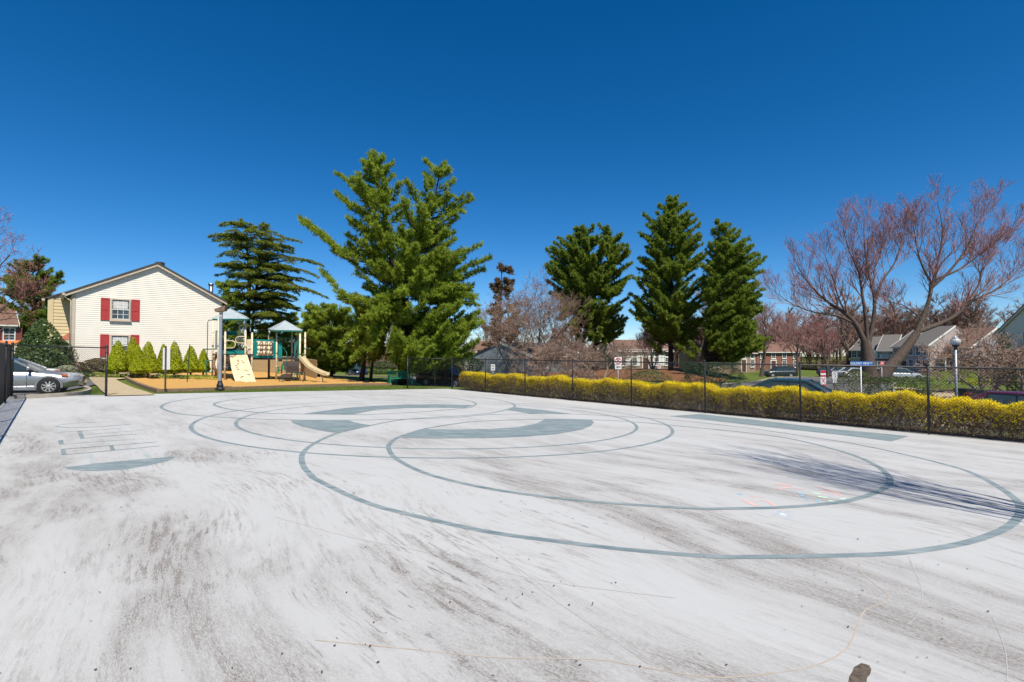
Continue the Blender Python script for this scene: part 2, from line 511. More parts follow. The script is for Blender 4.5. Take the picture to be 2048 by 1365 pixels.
za = lambda ox, oy, s: (lambda P: [(ox + x / s, oy + y / s) for x, y in P])
q1, q2, q3, q4, q5 = za(300, 770, 5.12), za(560, 770, 5.12), za(860, 770, 5.12), za(1100, 770, 5.12), za(1400, 790, 3.16)
LWID = 0.088
MIDC, MIDO, MIDI = Vector((-1.90, 14.57)), 6.25, 5.36
def arc(c, r, a0, a1, k=60): return [c + Vector((math.cos(a0 + (a1 - a0) * i / k), math.sin(a0 + (a1 - a0) * i / k))) * r for i in range(k + 1)]
ribbon("court_marking", arc(MIDC, MIDO, 0, 2 * math.pi * 179 / 180, 179), LWID, 0.004, M_PAINT, True)
ribbon("court_marking", arc(MIDC, MIDI, 0, 2 * math.pi * 179 / 180, 179), LWID, 0.004, M_PAINT, True)
FARC = Vector((-5.75, 19.1))
L1 = q3([(868, 212), (850, 232), (770, 258), (640, 287), (480, 305), (240, 322), (0, 336)]) + q2([(1280, 355), (1100, 382), (940, 415), (760, 455), (590, 495), (420, 565), (300, 635), (235, 700), (222, 770), (250, 850), (310, 915), (380, 975)]) + \
    [(729.6, 1004.4), (837, 1033.9), (971.3, 1063.4), (1105.6, 1082.2), (1239.8, 1098.3), (1395.6, 1111.8), (1489.9, 1114.6), (1696.9, 1111.3), (1821, 1104.2), (1945.3, 1082.3), (2023, 1049), (2040.6, 1011.9), (2001, 976.7), (1938, 944), (1874.7, 925.4), (1811, 910), (1748, 896), (1684.8, 884.3), (1621.5, 874.8), (1498.4, 857), (1393, 845.2), (1314.8, 838.4), (1209, 831.5), (1145, 828.8), (1061, 828), (969.4, 830.5), (900, 836), (750, 840), (579, 840.3), (475.8, 836.8), (417, 833.5), (358.6, 828), (335, 821.8), (322.5, 815.3), (329.3, 808.7), (348.8, 803.2), (382, 798.3)]
g1 = [G(*p).xy for p in L1]
a_start = math.atan2(g1[-1].y - FARC.y, g1[-1].x - FARC.x); a_end = math.atan2(g1[0].y - FARC.y, g1[0].x - FARC.x)
r_s = (g1[-1] - FARC).length; r_e = (g1[0] - FARC).length
while a_end > a_start: a_end -= 2 * math.pi
for i in range(1, 12):
    t = i / 12; a = a_start + (a_end - a_start) * t
    g1.append(FARC + Vector((math.cos(a), math.sin(a))) * (r_s + (r_e - r_s) * t))
ribbon("court_marking", smooth2(g1, 520, True), LWID, 0.008, M_PAINT, True)
L2n = [(1400, 856.5), (1495, 866), (1590, 880), (1684.8, 904), (1741.8, 926), (1773.4, 948), (1779.7, 964), (1764, 980), (1716.5, 997.3), (1653, 1008.4), (1558, 1015.6), (1463, 1017.8), (1374, 1016.7), (1159.3, 1001.7), (998.2, 981.3), (890.8, 958.7), (833.4, 940), (790.5, 916.5), (777, 897), (780.7, 887), (794.4, 876.4), (823.7, 865.7), (853, 857.5), (911.6, 848), (960, 843), (1090, 838.8), (1184, 840), (1270, 844.5)]
ribbon("court_marking", smooth2([G(*p).xy for p in L2n], 320, True), LWID, 0.012, M_PAINT, True)
L2f = [(945, 813), (927, 817.3), (850, 823.7), (775, 828), (716, 829.6), (600, 828.5)] + q1([(1180, 290), (900, 263), (760, 240), (690, 220), (655, 203), (690, 182), (770, 165), (900, 148)])
g2 = [G(*p).xy for p in L2f]
a_start = math.atan2(g2[-1].y - FARC.y, g2[-1].x - FARC.x); a_end = math.atan2(g2[0].y - FARC.y, g2[0].x - FARC.x)
while a_end > a_start: a_end -= 2 * math.pi
r_s = (g2[-1] - FARC).length; r_e = (g2[0] - FARC).length
for i in range(1, 12):
    t = i / 12; a = a_start + (a_end - a_start) * t
    g2.append(FARC + Vector((math.cos(a), math.sin(a))) * (r_s + (r_e - r_s) * t))
ribbon("court_marking", smooth2(g2, 260, True), LWID, 0.012, M_PAINT, True)
for poly in (q2([(240, 299), (430, 270), (700, 235), (1000, 215), (1300, 203), (1600, 200), (1975, 208), (1895, 238), (1600, 236), (1300, 239), (1000, 256), (880, 277), (740, 305)]),
             q2([(105, 360), (700, 362), (760, 385), (850, 405), (940, 416), (760, 455), (590, 493), (400, 468), (230, 430), (130, 390)]),
             q2([(1230, 541), (1300, 515), (1470, 455), (1700, 458)]) + q3([(300, 458), (600, 455), (900, 435), (1080, 400), (1160, 365), (1175, 350), (1650, 358), (1680, 385), (1650, 420), (1550, 460), (1300, 505), (1000, 530), (600, 547), (0, 550)]),
             q3([(870, 230), (1200, 265), (1460, 300), (1030, 297), (900, 275), (770, 258), (840, 240)]),
             q4([(1225, 321), (1500, 303)]) + q5([(0, 122), (400, 165), (800, 213), (1320, 262), (1210, 295), (900, 255), (400, 200), (0, 155)])):
    flat_poly("court_marking", poly, 0.016, M_PAINT)
qh = za(0, 700, 5.12)
flat_poly("hopscotch_marking", qh([(655, 1205), (1000, 1165), (1400, 1125), (1800, 1095), (1750, 1130), (1550, 1180), (1250, 1230), (1000, 1243), (800, 1238), (690, 1222)]), 0.008, M_PAINT)
for qd in ([(790, 835), (835, 830), (868, 905), (820, 910)], [(595, 930), (645, 925), (655, 968), (605, 972)], [(622, 1022), (670, 1018), (682, 1072), (628, 1078)], [(1118, 985), (1155, 978), (1180, 1025), (1135, 1032)]):
    flat_poly("hopscotch_marking", qh(qd), 0.008, M_PAINT)
for qd in ([(890, 1062), (940, 1055), (985, 1164), (930, 1169)], [(1420, 1015), (1460, 1008), (1555, 1104), (1500, 1110)], [(1200, 812), (1235, 805), (1290, 870), (1255, 878)], [(580, 815), (620, 812), (625, 840), (585, 845)], [(1300, 922), (1350, 915), (1400, 950), (1345, 958)], [(1060, 900), (1090, 897), (1105, 930), (1070, 936)], [(850, 975), (895, 970), (915, 1000), (868, 1003)]):
    flat_poly("hopscotch_marking", qh(qd), 0.008, M_PAINT_FAINT)
for ln, mm in (([(622, 1020), (1150, 980), (1600, 945)], M_PAINT), ([(640, 1078), (1180, 1030), (1640, 985)], M_PAINT), ([(655, 968), (1080, 935), (1400, 918)], M_PAINT_FAINT), ([(820, 910), (1100, 885), (1400, 865)], M_PAINT), ([(870, 870), (1270, 838), (1500, 822)], M_PAINT_FAINT), ([(585, 845), (1000, 822), (1250, 800)], M_PAINT_FAINT), ([(570, 785), (620, 765), (800, 750), (1100, 738)], M_PAINT_FAINT), ([(570, 785), (700, 800), (1000, 790), (1330, 765)], M_PAINT)):
    ribbon("hopscotch_marking", [G(*p).xy for p in qh(ln)], 0.035, 0.012, mm)
for ln in ([(1390, 315), (1450, 303)], [(1490, 285), (1520, 278)]):
    ribbon("court_marking", [G(*p).xy for p in q5(ln)], 0.12, 0.008, M_PAINT_FAINT)

# cracks, skid marks, stains and chalk on the slab
M_RUST = mat("rusty_crack_filler", (0.38, 0.29, 0.22), 0.9, 0.0, 9.0, color2=(0.42, 0.39, 0.36))
M_SCUFF = mat("dark_tyre_scuff", (0.33, 0.315, 0.31), 0.9, 0.0, 14.0, color2=(0.44, 0.44, 0.44))
M_STAIN = mat("bare_brown_patch", (0.14, 0.11, 0.085), 0.9, 0.3, 30.0, bump=0.4)
ribbon("crack_line", smooth2([G(*p).xy for p in [(1716, 1120), (1728, 1150), (1775, 1190), (1770, 1205), (1730, 1222), (1712, 1262), (1690, 1300), (1640, 1328), (1560, 1345), (1440, 1356), (1330, 1343), (1260, 1330), (1180, 1319), (1000, 1316), (830, 1300), (630, 1281)]], 140), 0.009, 0.005, M_RUST)
for ln in ([(550, 1035), (700, 1075), (860, 1108), (960, 1150)], [(806, 1012), (880, 1040), (960, 1085), (1110, 1190)], [(785, 1020), (790, 1100), (830, 1220)], [(990, 1140), (1100, 1165), (1350, 1197)], [(1816, 1112), (1843, 1180), (1838, 1225), (1815, 1250)], [(1985, 1235), (2010, 1300), (2015, 1365)], [(1010, 1120), (1080, 1180), (1300, 1330)], [(480, 955), (482, 975), (475, 1010)]):
    ribbon("tyre_scuff", smooth2([G(*p).xy for p in ln], 40), 0.0045, 0.006, M_SCUFF)
flat_poly("worn_patch", [(1693, 1376), (1697, 1364), (1699, 1353), (1705, 1344), (1708, 1335), (1716, 1331), (1722, 1327), (1731, 1329), (1739, 1332), (1743, 1340), (1740, 1350), (1734, 1357), (1733, 1366), (1725, 1376)], 0.005, M_STAIN)
rs = random.Random(3)
def scribble(name, pts, w, m, jig=0.0):
    P = [G(*p).xy for p in pts]; out = []
    for i in range(len(P) - 1):
        for k in range(4):
            q = P[i].lerp(P[i + 1], k / 4); out.append(q + Vector((rs.uniform(-jig, jig), rs.uniform(-jig, jig))))
    out.append(P[-1]); ribbon(name, out, w, 0.006 + rs.random() * 0.004, m)
C_RED = mat("coral_chalk", (0.75, 0.33, 0.30), 0.95, 0.0, 30.0, color2=(0.55, 0.45, 0.44))
C_BLUE = mat("blue_chalk", (0.10, 0.42, 0.68), 0.95, 0.0, 30.0, color2=(0.4, 0.52, 0.6))
C_GREEN = mat("mint_chalk", (0.38, 0.75, 0.5), 0.95, 0.0, 30.0, color2=(0.5, 0.58, 0.53))
C_PALE = mat("pale_blue_chalk", (0.32, 0.42, 0.58), 0.95, 0.0, 30.0, color2=(0.5, 0.52, 0.56))
qc = za(1380, 920, 5.12)
for ln in ([(870, 245), (1040, 262)], [(880, 262), (1030, 268)], [(870, 296), (1000, 286), (1170, 304)], [(1290, 275), (1370, 292), (1540, 352)], [(1300, 330), (1440, 330), (1560, 378)], [(540, 405), (600, 432), (670, 475)], [(560, 425), (640, 460), (690, 478)], [(620, 378), (710, 376)], [(720, 408), (800, 432), (900, 490)], [(640, 430), (700, 425)], [(880, 495), (940, 500)]):
    scribble("chalk_drawing", qc(ln), 0.035, C_RED, 0.012)
for ln in ([(1120, 347), (1160, 350)], [(1148, 373), (1190, 376)], [(1185, 415), (1225, 420)], [(1290, 420), (1340, 428)], [(495, 352), (530, 358)]):
    scribble("chalk_drawing", qc(ln), 0.07, C_BLUE, 0.01)
for ln in ([(1255, 342), (1330, 345)], [(1320, 378), (1400, 392)], [(1430, 420), (1500, 432)], [(1540, 402), (1600, 405)]):
    scribble("chalk_drawing", qc(ln), 0.06, C_GREEN, 0.012)
for c in ((880, 562), (990, 545), (1010, 590), (910, 540)):
    scribble("chalk_drawing", qc([(c[0] + 45 * math.cos(t), c[1] + 13 * math.sin(t)) for t in np.linspace(0, 6.0, 9)]), 0.018, C_PALE, 0.0)
scribble("chalk_drawing", qc([(920, 560), (975, 560)]), 0.08, mat("white_chalk", (0.6, 0.8, 0.85), 0.95, 0.1), 0.0)

# leaf crumbs on the slab
mb = MB(); rs = random.Random(8)
for i in range(170):
    p = G(rs.uniform(0, 2048), rs.uniform(800, 1360)); s = rs.uniform(0.003, 0.008); a = rs.uniform(0, 6.28)
    q = [p + Vector((math.cos(a + k) * s * e, math.sin(a + k) * s * e, 0.006 + 0.005 * (k > 2))) for k, e in ((0, 1.5), (1.6, .7), (3.1, 1.4), (4.7, .8))]
    mb.add(q, [(0, 1, 2, 3)])
tag(mb.build("leaf_litter", M_SOIL), "brown leaf crumbs scattered over the pale court", "leaf litter", kind="stuff")

# ------------------------------------------------------------------ streets, paths, beds
def strip(name, line, w, off, m, nu=70, nv=8): return ruled(name, offset_line(line, w / 2), offset_line(line, -w / 2), off, m, nu, nv)
street = smooth2([(-62, 100), (-36, 76), (-18, 61), (-4, 46), (8, 31), (19, 19.5), (30, 8), (44, -8)], 40)
strip("street", street, 8.2, 0.03, M_ASPHALT, 90, 10)
lot = smooth2([(13, 25.5), (19, 34), (28, 46), (42, 62), (60, 80), (78, 92)], 30)
strip("parking_lane", lot, 11.0, 0.055, M_ASPHALT, 70, 12)
strip("street", smooth2([(-23.5, 18.6), (-19.4, 22.5), (-40, 30)][:2], 4), 9.0, 0.02, M_ASPHALT, 6, 8) if False else None
ruled("driveway", [(-17.6, 18.3), (-30, 5)], [(-22.0, 27.5), (-42, 24)], 0.02, M_ASPHALT, 10, 10)

def kerb(name, line, m=M_KERB, w=0.16, h=0.13, n=60):
    A = resample(offset_line(line, w / 2), n); B = resample(offset_line(line, -w / 2), n); mbk = MB()
    for i in range(n - 1):
        P = []
        for q in (A[i], B[i], B[i + 1], A[i + 1]):
            z = TZ(q.x, q.y); P.append(Vector((q.x, q.y, z)))
        mbk.add([p + Vector((0, 0, -0.05)) for p in P] + [p + Vector((0, 0, h)) for p in P], [(4, 5, 6, 7), (0, 4, 7, 3), (1, 2, 6, 5)])
    return tag(mbk.build(name, m), kind="structure")
kerb("kerb", offset_line(street, -4.2)[:24]); kerb("kerb", offset_line(street, -4.2)[-12:]); kerb("kerb", offset_line(street, 4.2))
kerb("kerb", offset_line(lot, -5.6)[8:]); kerb("kerb", offset_line(lot, 5.6)[7:])
kerb("kerb", smooth2([G(30, 799).xy, G(120, 794).xy, G(165, 789).xy, G(178, 783).xy, G(172, 776).xy], 16), n=16)
ruled("path", [G(214, 793.5).xy, G(196, 774).xy, G(168, 757).xy, (-24.5, 33)], [G(310, 791).xy, G(262, 774).xy, G(232, 764).xy, (-23.0, 33.5)], 0.03, M_CONC, 24, 6)
strip("path", smooth2([(17.2, 19.0), (19.2, 22.2), (22.0, 25.8), (26.0, 29.5), (28.3, 34), (28.5, 40), (27, 48)], 30), 1.5, 0.05, M_CONC, 40, 4)
# playground bed: photo-measured corners
bed_front = [G(318, 784.5).xy, G(440, 780.5).xy, G(590, 774.5).xy, G(700, 771).xy, G(782, 769.5).xy]
bed_back = [G(252, 762.5).xy, G(400, 756).xy, G(520, 751.5).xy, G(640, 752).xy, G(782, 766).xy]
ruled("playground_mulch", bed_front, bed_back, 0.05, M_MULCH, 70, 30, bumpy=0.018)
bx = empty("bed_border", (0, 0, 0), 0, "weathered timber edging around the orange mulch playground bed", "edging")
fr = resample(bed_front, 9)
for i in range(8):
    a, b = fr[i], fr[i + 1]
    MB().bar((a.x, a.y, TZ(a.x, a.y) + 0.03), (b.x, b.y, TZ(b.x, b.y) + 0.03), 0.14, 0.2).build("timber", M_TIMBER, bx)
a0, b0 = bed_front[0], bed_back[0]
for i in range(4):
    a = a0.lerp(b0, i / 4); b = a0.lerp(b0, (i + 1) / 4)
    MB().bar((a.x, a.y, TZ(a.x, a.y) + 0.03), (b.x, b.y, TZ(b.x, b.y) + 0.03), 0.14, 0.2).build("timber", M_TIMBER, bx)
ruled("woodland_floor", [(-150, 100), (-60, 104), (40, 104), (95, 100), (190, 90)], [(-220, 300), (-60, 300), (60, 300), (160, 300), (380, 300)], 0.35, M_SOIL, 60, 40)
# needle-covered mound under the pines and soil bed under the small bare trees
ruled("needle_bed", [(4, 40), (9, 39), (15, 41), (20, 47)], [(2, 55), (9, 62), (20, 64), (26, 60)], 0.06, M_NEEDLES, 40, 24, bumpy=0.03)
ruled("soil_bed", [(24, 26), (30, 24), (38, 26)], [(27, 34), (33, 35), (40, 34)], 0.05, M_SOIL, 20, 14, bumpy=0.02)
ruled("soil_bed", [court_pt(-24.6, N1 + 0.02), court_pt(1.5, N1 + 0.02)], [court_pt(-24.6, N1 + 1.5), court_pt(1.5, N1 + 1.5)], 0.0, M_SOIL, 60, 5, bumpy=0.01)
ruled("soil_bed", [(-29.4, 32.3), (-25, 36), (-22, 38.5)], [(-28.5, 31.2), (-24, 34.4), (-21.3, 37)], 0.02, M_SOIL, 24, 6, bumpy=0.02)

# ------------------------------------------------------------------ houses
M_WHITE_SIDING = mat("white_vinyl_siding", (0.76, 0.72, 0.64), 0.55, 0.03, 1.2, spec=0.3)
M_CREAM_SIDING = mat("cream_siding", (0.62, 0.50, 0.30), 0.6, 0.06, 1.2, spec=0.3)
M_TRIM = mat("beige_trim", (0.52, 0.45, 0.36), 0.6, 0.08, 3.0)
M_TRIM_W = mat("white_trim", (0.72, 0.71, 0.68), 0.5, 0.05, 3.0)
M_SHUTTER = mat("red_shutter", (0.42, 0.045, 0.045), 0.5, 0.1, 5.0)
M_BLACK_SHUTTER = mat("black_shutter", (0.03, 0.03, 0.035), 0.5, 0.1, 5.0)
M_ROOF_DARK = mat("dark_shingles", (0.075, 0.07, 0.07), 0.9, 0.2, 14.0, bump=0.6, bscale=18)
M_ROOF_GREY = mat("grey_shingles", (0.17, 0.155, 0.145), 0.9, 0.2, 10.0, bump=0.6, bscale=18)
M_ROOF_BROWN = mat("brown_shingles", (0.21, 0.12, 0.09), 0.9, 0.2, 10.0, bump=0.6, bscale=18)
M_BRICK = mat("tan_brick", (0.36, 0.24, 0.17), 0.85, 0.2, 5.0, bump=0.3, bscale=24)
M_BRICK_RED = mat("red_brick", (0.27, 0.115, 0.08), 0.85, 0.2, 5.0, bump=0.3, bscale=24)
M_GREY_SIDING = mat("pinkish_grey_siding", (0.40, 0.34, 0.32), 0.7, 0.08, 2.0)
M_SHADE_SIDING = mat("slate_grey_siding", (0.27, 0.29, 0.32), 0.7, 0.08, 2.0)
M_GLASS = glass_mat("window_glass", (0.035, 0.045, 0.055))
M_BLIND = mat("white_blind", (0.6, 0.6, 0.6), 0.7, 0.1, 4.0)
M_METAL = mat("galvanised_metal", (0.5, 0.52, 0.55), 0.3, 0.15, 6.0, metallic=0.9)

def lap_wall(name, m, parent, O, ex, ez, w, h, top, course, nrm, depth=0.02):
    """lapped boards on a wall: top(x) gives the wall height at x; every board tilts out at its lower edge"""
    mb = MB(); k = int(h / course) + 1
    for i in range(k):
        z0 = i * course; z1 = min(z0 + course, h)
        # clip the board with the gable by scanning
        xs = [w * j / 160 for j in range(161) if top(w * j / 160) >= z0 + 0.01]
        if not xs: continue
        xa, xb = xs[0], xs[-1]
        xs2 = [w * j / 160 for j in range(161) if top(w * j / 160) >= z1]
        ya, yb = (xs2[0], xs2[-1]) if xs2 else ((xa + xb) / 2, (xa + xb) / 2)
        lo = nrm * depth; hi = nrm * 0.002
        mb.add([O + ex * xa + ez * z0 + lo, O + ex * xb + ez * z0 + lo, O + ex * yb + ez * z1 + hi, O + ex * ya + ez * z1 + hi], [(0, 1, 2, 3)])
        mb.add([O + ex * xa + ez * z0, O + ex * xb + ez * z0, O + ex * xb + ez * z0 + lo, O + ex * xa + ez * z0 + lo], [(0, 1, 2, 3)])
    return mb.build(name, m, parent)

def window(parent, O, ex, nrm, w, h, shutters=None, frame=M_TRIM, cols=3, rows=2, blind=False, name="window"):
    """sash window: O is its bottom centre on the wall face"""
    ez = Vector((0, 0, 1)); rot = Matrix((ex, nrm, ez)).transposed()
    def B(cx, cz, sx, sz, d0, d1): return MB().box(O + ex * cx + ez * cz + nrm * (d0 + d1) / 2, (sx, abs(d1 - d0), sz), rot=rot)
    fr = MB()
    for c in ((-w / 2, h / 2, 0.09, h + 0.09), (w / 2, h / 2, 0.09, h + 0.09), (0, h, w - 0.09, 0.09), (0, 0, w - 0.09, 0.09)):
        fr.box(O + ex * c[0] + ez * c[1] + nrm * 0.05, (c[2], 0.1, c[3]), rot=rot)
    fo = fr.build(name, frame, parent)
    B(0, -0.08, w + 0.2, 0.07, 0.0, 0.14).build("sill", frame, fo)
    for z0, z1, dd in ((0.045, h / 2, 0.012), (h / 2, h - 0.045, 0.03)):
        B(0, (z0 + z1) / 2, w - 0.09, z1 - z0, dd - 0.008, dd).build("pane", M_GLASS, fo)
        if blind and z0 > 0.1:
            B(0, (z0 + z1) / 2, w - 0.2, (z1 - z0) * 0.8, dd + 0.001, dd + 0.004).build("blind", M_BLIND, fo)
        s = MB()
        for c in range(1, cols): s.box(O + ex * (-w / 2 + 0.045 + (w - 0.09) * c / cols) + ez * (z0 + z1) / 2 + nrm * (dd + 0.008), (0.028, 0.012, z1 - z0), rot=rot)
        for r_ in range(1, rows): s.box(O + ez * (z0 + (z1 - z0) * r_ / rows) + nrm * (dd + 0.0085), (w - 0.09, 0.011, 0.028), rot=rot)
        s.box(O + ez * z0 + nrm * (dd + 0.012), (w - 0.09, 0.024, 0.06), rot=rot)
        s.build("sash", M_TRIM_W if frame is M_TRIM else frame, fo)
    if shutters:
        for sgn in (-1, 1):
            cx = sgn * (w / 2 + 0.33)
            so = B(cx, h / 2, 0.48, h + 0.1, 0.0, 0.03).build("shutter", shutters, parent)
            rails = MB()
            for cz in (0.0, h * 0.48, h): rails.box(O + ex * cx + ez * cz + nrm * 0.0375, (0.48, 0.015, 0.09), rot=rot)
            for dx in (-0.21, 0.21): rails.box(O + ex * (cx + dx) + ez * h / 2 + nrm * 0.037, (0.06, 0.014, h + 0.1), rot=rot)
            rails.build("shutter_rail", shutters, so)
    return fo

def big_house():
    PL = Vector((XU(143, 33), 33)); PR = Vector((XU(443, 39), 39))
    ex2 = (PR - PL).normalized(); W = (PR - PL).length
    ex = Vector((ex2.x, ex2.y, 0)); ey = Vector((-ex2.y, ex2.x, 0)); nrm = -ey; ez = Vector((0, 0, 1))
    zg = 0.1; z_eave = 5.6; z_ridge = 7.95
    H = empty("townhouse", (PL.x, PL.y, zg), 0, "white sided gable townhouse with red shutters behind the arborvitae row", "house")
    O = Vector((0, 0, 0)); e = z_eave - zg; r = z_ridge - zg
    rx = W * 0.52
    top = lambda x: e + (r - e) * (x / rx if x < rx else (W - x) / (W - rx))
    # solid core
    pent = [O, O + ex * W, O + ex * W + ez * e, O + ex * rx + ez * r, O + ez * e]
    MB().prism(pent, (0, 0, 0), ey * 5.0).build("wall", M_WHITE_SIDING, H)
    lap_wall("siding", M_WHITE_SIDING, H, O + nrm * 0.002, ex, ez, W, r, top, 0.14, nrm, 0.022)["kind"] = "stuff"
    # roof slabs with overhang
    for (xa, za_, xb, zb_) in ((-0.38, e - 0.20, rx, r), (rx, r, W + 0.3, e - 0.16)):
        a = O + ex * xa + ez * (za_ + 0.02); b = O + ex * xb + ez * (zb_ + 0.02)
        th = ez * 0.13
        MB().prism([a, b, b + th, a + th], nrm * 0 - ey * 0, ey * 5.3).build("roof", M_ROOF_DARK, H, loc=nrm * 0.28)
        MB().prism([a - ez * 0.16, b - ez * 0.16, b, a], (0, 0, 0), ey * 0.05).build("rake_board", M_TRIM, H, loc=nrm * 0.25)
    # corner board, gutter, downspout
    MB().box(O + ex * 0.07 + ez * (e / 2) + nrm * 0.03, (0.16, 0.06, e), rot=Matrix((ex, ey, ez)).transposed()).build("corner_board", M_TRIM, H)
    g = MB(); g.prism([O + ex * -0.5 + ez * (e - 0.26), O + ex * -0.36 + ez * (e - 0.26), O + ex * -0.34 + ez * (e - 0.1), O + ex * -0.52 + ez * (e - 0.1)], (0, 0, 0), ey * 5.0)
    g.build("gutter", M_TRIM, H, loc=nrm * 0.2)
    d = MB(); d.tube([O + ex * -0.42 + ez * (e - 0.25) + nrm * 0.1, O + ex * -0.30 + ez * (e - 0.45) + nrm * 0.09, O + ex * -0.08 + ez * (e - 0.6) + nrm * 0.09, O + ex * -0.07 + ez * 0.3 + nrm * 0.09], 0.05, 8)
    d.build("downspout", M_TRIM, H, True)
    MB().box(O + ex * (rx + 0.35) + ez * (r + 0.1) + ey * 1.2, (0.42, 0.42, 0.55)).build("chimney", M_ROOF_DARK, H)
    pv = MB(); pv.tube([O + ex * 8.35 + ey * 1.6 + ez * (e + 0.0), O + ex * 8.35 + ey * 1.6 + ez * (e + 1.35)], 0.16, 12); pv.tube([O + ex * 8.35 + ey * 1.6 + ez * (e + 1.35), O + ex * 8.35 + ey * 1.6 + ez * (e + 1.5)], [0.2, 0.2], 12)
    pv.build("metal_flue", M_METAL, H, True)
    # gable windows: u 204..236 / v 598..640 and v 667..712
    wx = 2.52
    for v_c in (640, 712):
        zz = ZV(v_c, 34.6) - zg
        window(H, O + ex * wx + ez * zz + nrm * 0.03, ex, nrm, 1.0, 1.42, M_SHUTTER, blind=True)
    # front wall (left side) with the bay window under its red roof and one upper shutter
    nf = -ex
    b0 = O + ey * 1.0
    bay = MB(); bp = [b0 + ez * 0.35, b0 + nf * 0.5 + ey * 0.35 + ez * 0.35, b0 + nf * 0.5 + ey * 1.7 + ez * 0.35, b0 + ey * 2.05 + ez * 0.35]
    bay.prism(bp, (0, 0, 0), (0, 0, 2.0)); bo = bay.build("bay", M_TRIM, H)
    br = MB(); br.add([p + ez * 2.0 + (nf * 0.12 if i in (1, 2) else Vector()) for i, p in enumerate(bp)] + [b0 + ey * 0.2 + ez * 2.95, b0 + ey * 1.85 + ez * 2.95], [(0, 1, 4), (1, 2, 5, 4), (2, 3, 5), (0, 3, 2, 1), (0, 4, 5, 3)])
    br.build("bay_roof", mat("red_bay_roof", (0.40, 0.13, 0.07), 0.6, 0.12), H)
    d1 = (bp[1] - bp[0]).normalized(); n1 = Vector((d1.y, -d1.x, 0)); n1 = n1 if n1.dot(nrm) > 0 else -n1
    window(H, (bp[0] + bp[1]) / 2 + ez * 0.35 + n1 * 0.005, d1, n1, 0.42, 1.35, None, M_TRIM_W, 2, 2, name="bay_window")
    MB().box(O + ey * 1.1 + ez * 3.9 + nf * 0.03, (0.05, 0.5, 1.5), rot=Matrix((ex, ey, ez)).transposed()).build("shutter", M_SHUTTER, H)
    # next unit of the row, cream, set forward
    O2 = PL + Vector((ey.x, ey.y)) * 4.2 - ex2 * 1.0
    H2 = empty("townhouse", (O2.x, O2.y, zg), 0, "cream sided townhouse set forward beside the white gable house", "house")
    W2 = W + 1.0; rx2 = rx + 1.0; e2 = e - 0.12; r2 = r + 0.05
    pent = [O, O + ex * W2, O + ex * W2 + ez * e2, O + ex * rx2 + ez * r2, O + ez * e2]
    MB().prism(pent, ey * 0.9, ey * 9.0).build("wall", M_CREAM_SIDING, H2)
    top2 = lambda x: e2 + (r2 - e2) * (x / rx2 if x < rx2 else (W2 - x) / (W2 - rx2))
    lap_wall("siding", M_CREAM_SIDING, H2, O + nrm * 0.003, ex, ez, 1.05, e2 + 0.35, lambda x: top2(x), 0.24, nrm, 0.03)["kind"] = "stuff"
    for (xa, za_, xb, zb_) in ((-0.35, e2 - 0.17, rx2, r2), (rx2, r2, W2 + 0.3, e2 - 0.16)):
        a = O + ex * xa + ez * (za_ + 0.03); b = O + ex * xb + ez * (zb_ + 0.03)
        MB().prism([a, b, b + ez * 0.12, a + ez * 0.12], (0, 0, 0), ey * 8.4).build("roof", M_ROOF_DARK, H2, loc=nrm * 0.15)
    MB().box(O + ex * -0.03 + ez * (e2 / 2) + nrm * 0.02, (0.3, 0.1, e2), rot=Matrix((ex, ey, ez)).transposed()).build("corner_board", M_CREAM_SIDING, H2)
    MB().prism([O + ex * -0.48 + ez * (e2 - 0.25), O + ex * -0.34 + ez * (e2 - 0.25), O + ex * -0.3 + ez * (e2 - 0.1), O + ex * -0.5 + ez * (e2 - 0.1)], (0, 0, 0), ey * 8).build("gutter", M_TRIM, H2, loc=nrm * 0.1)
big_house()

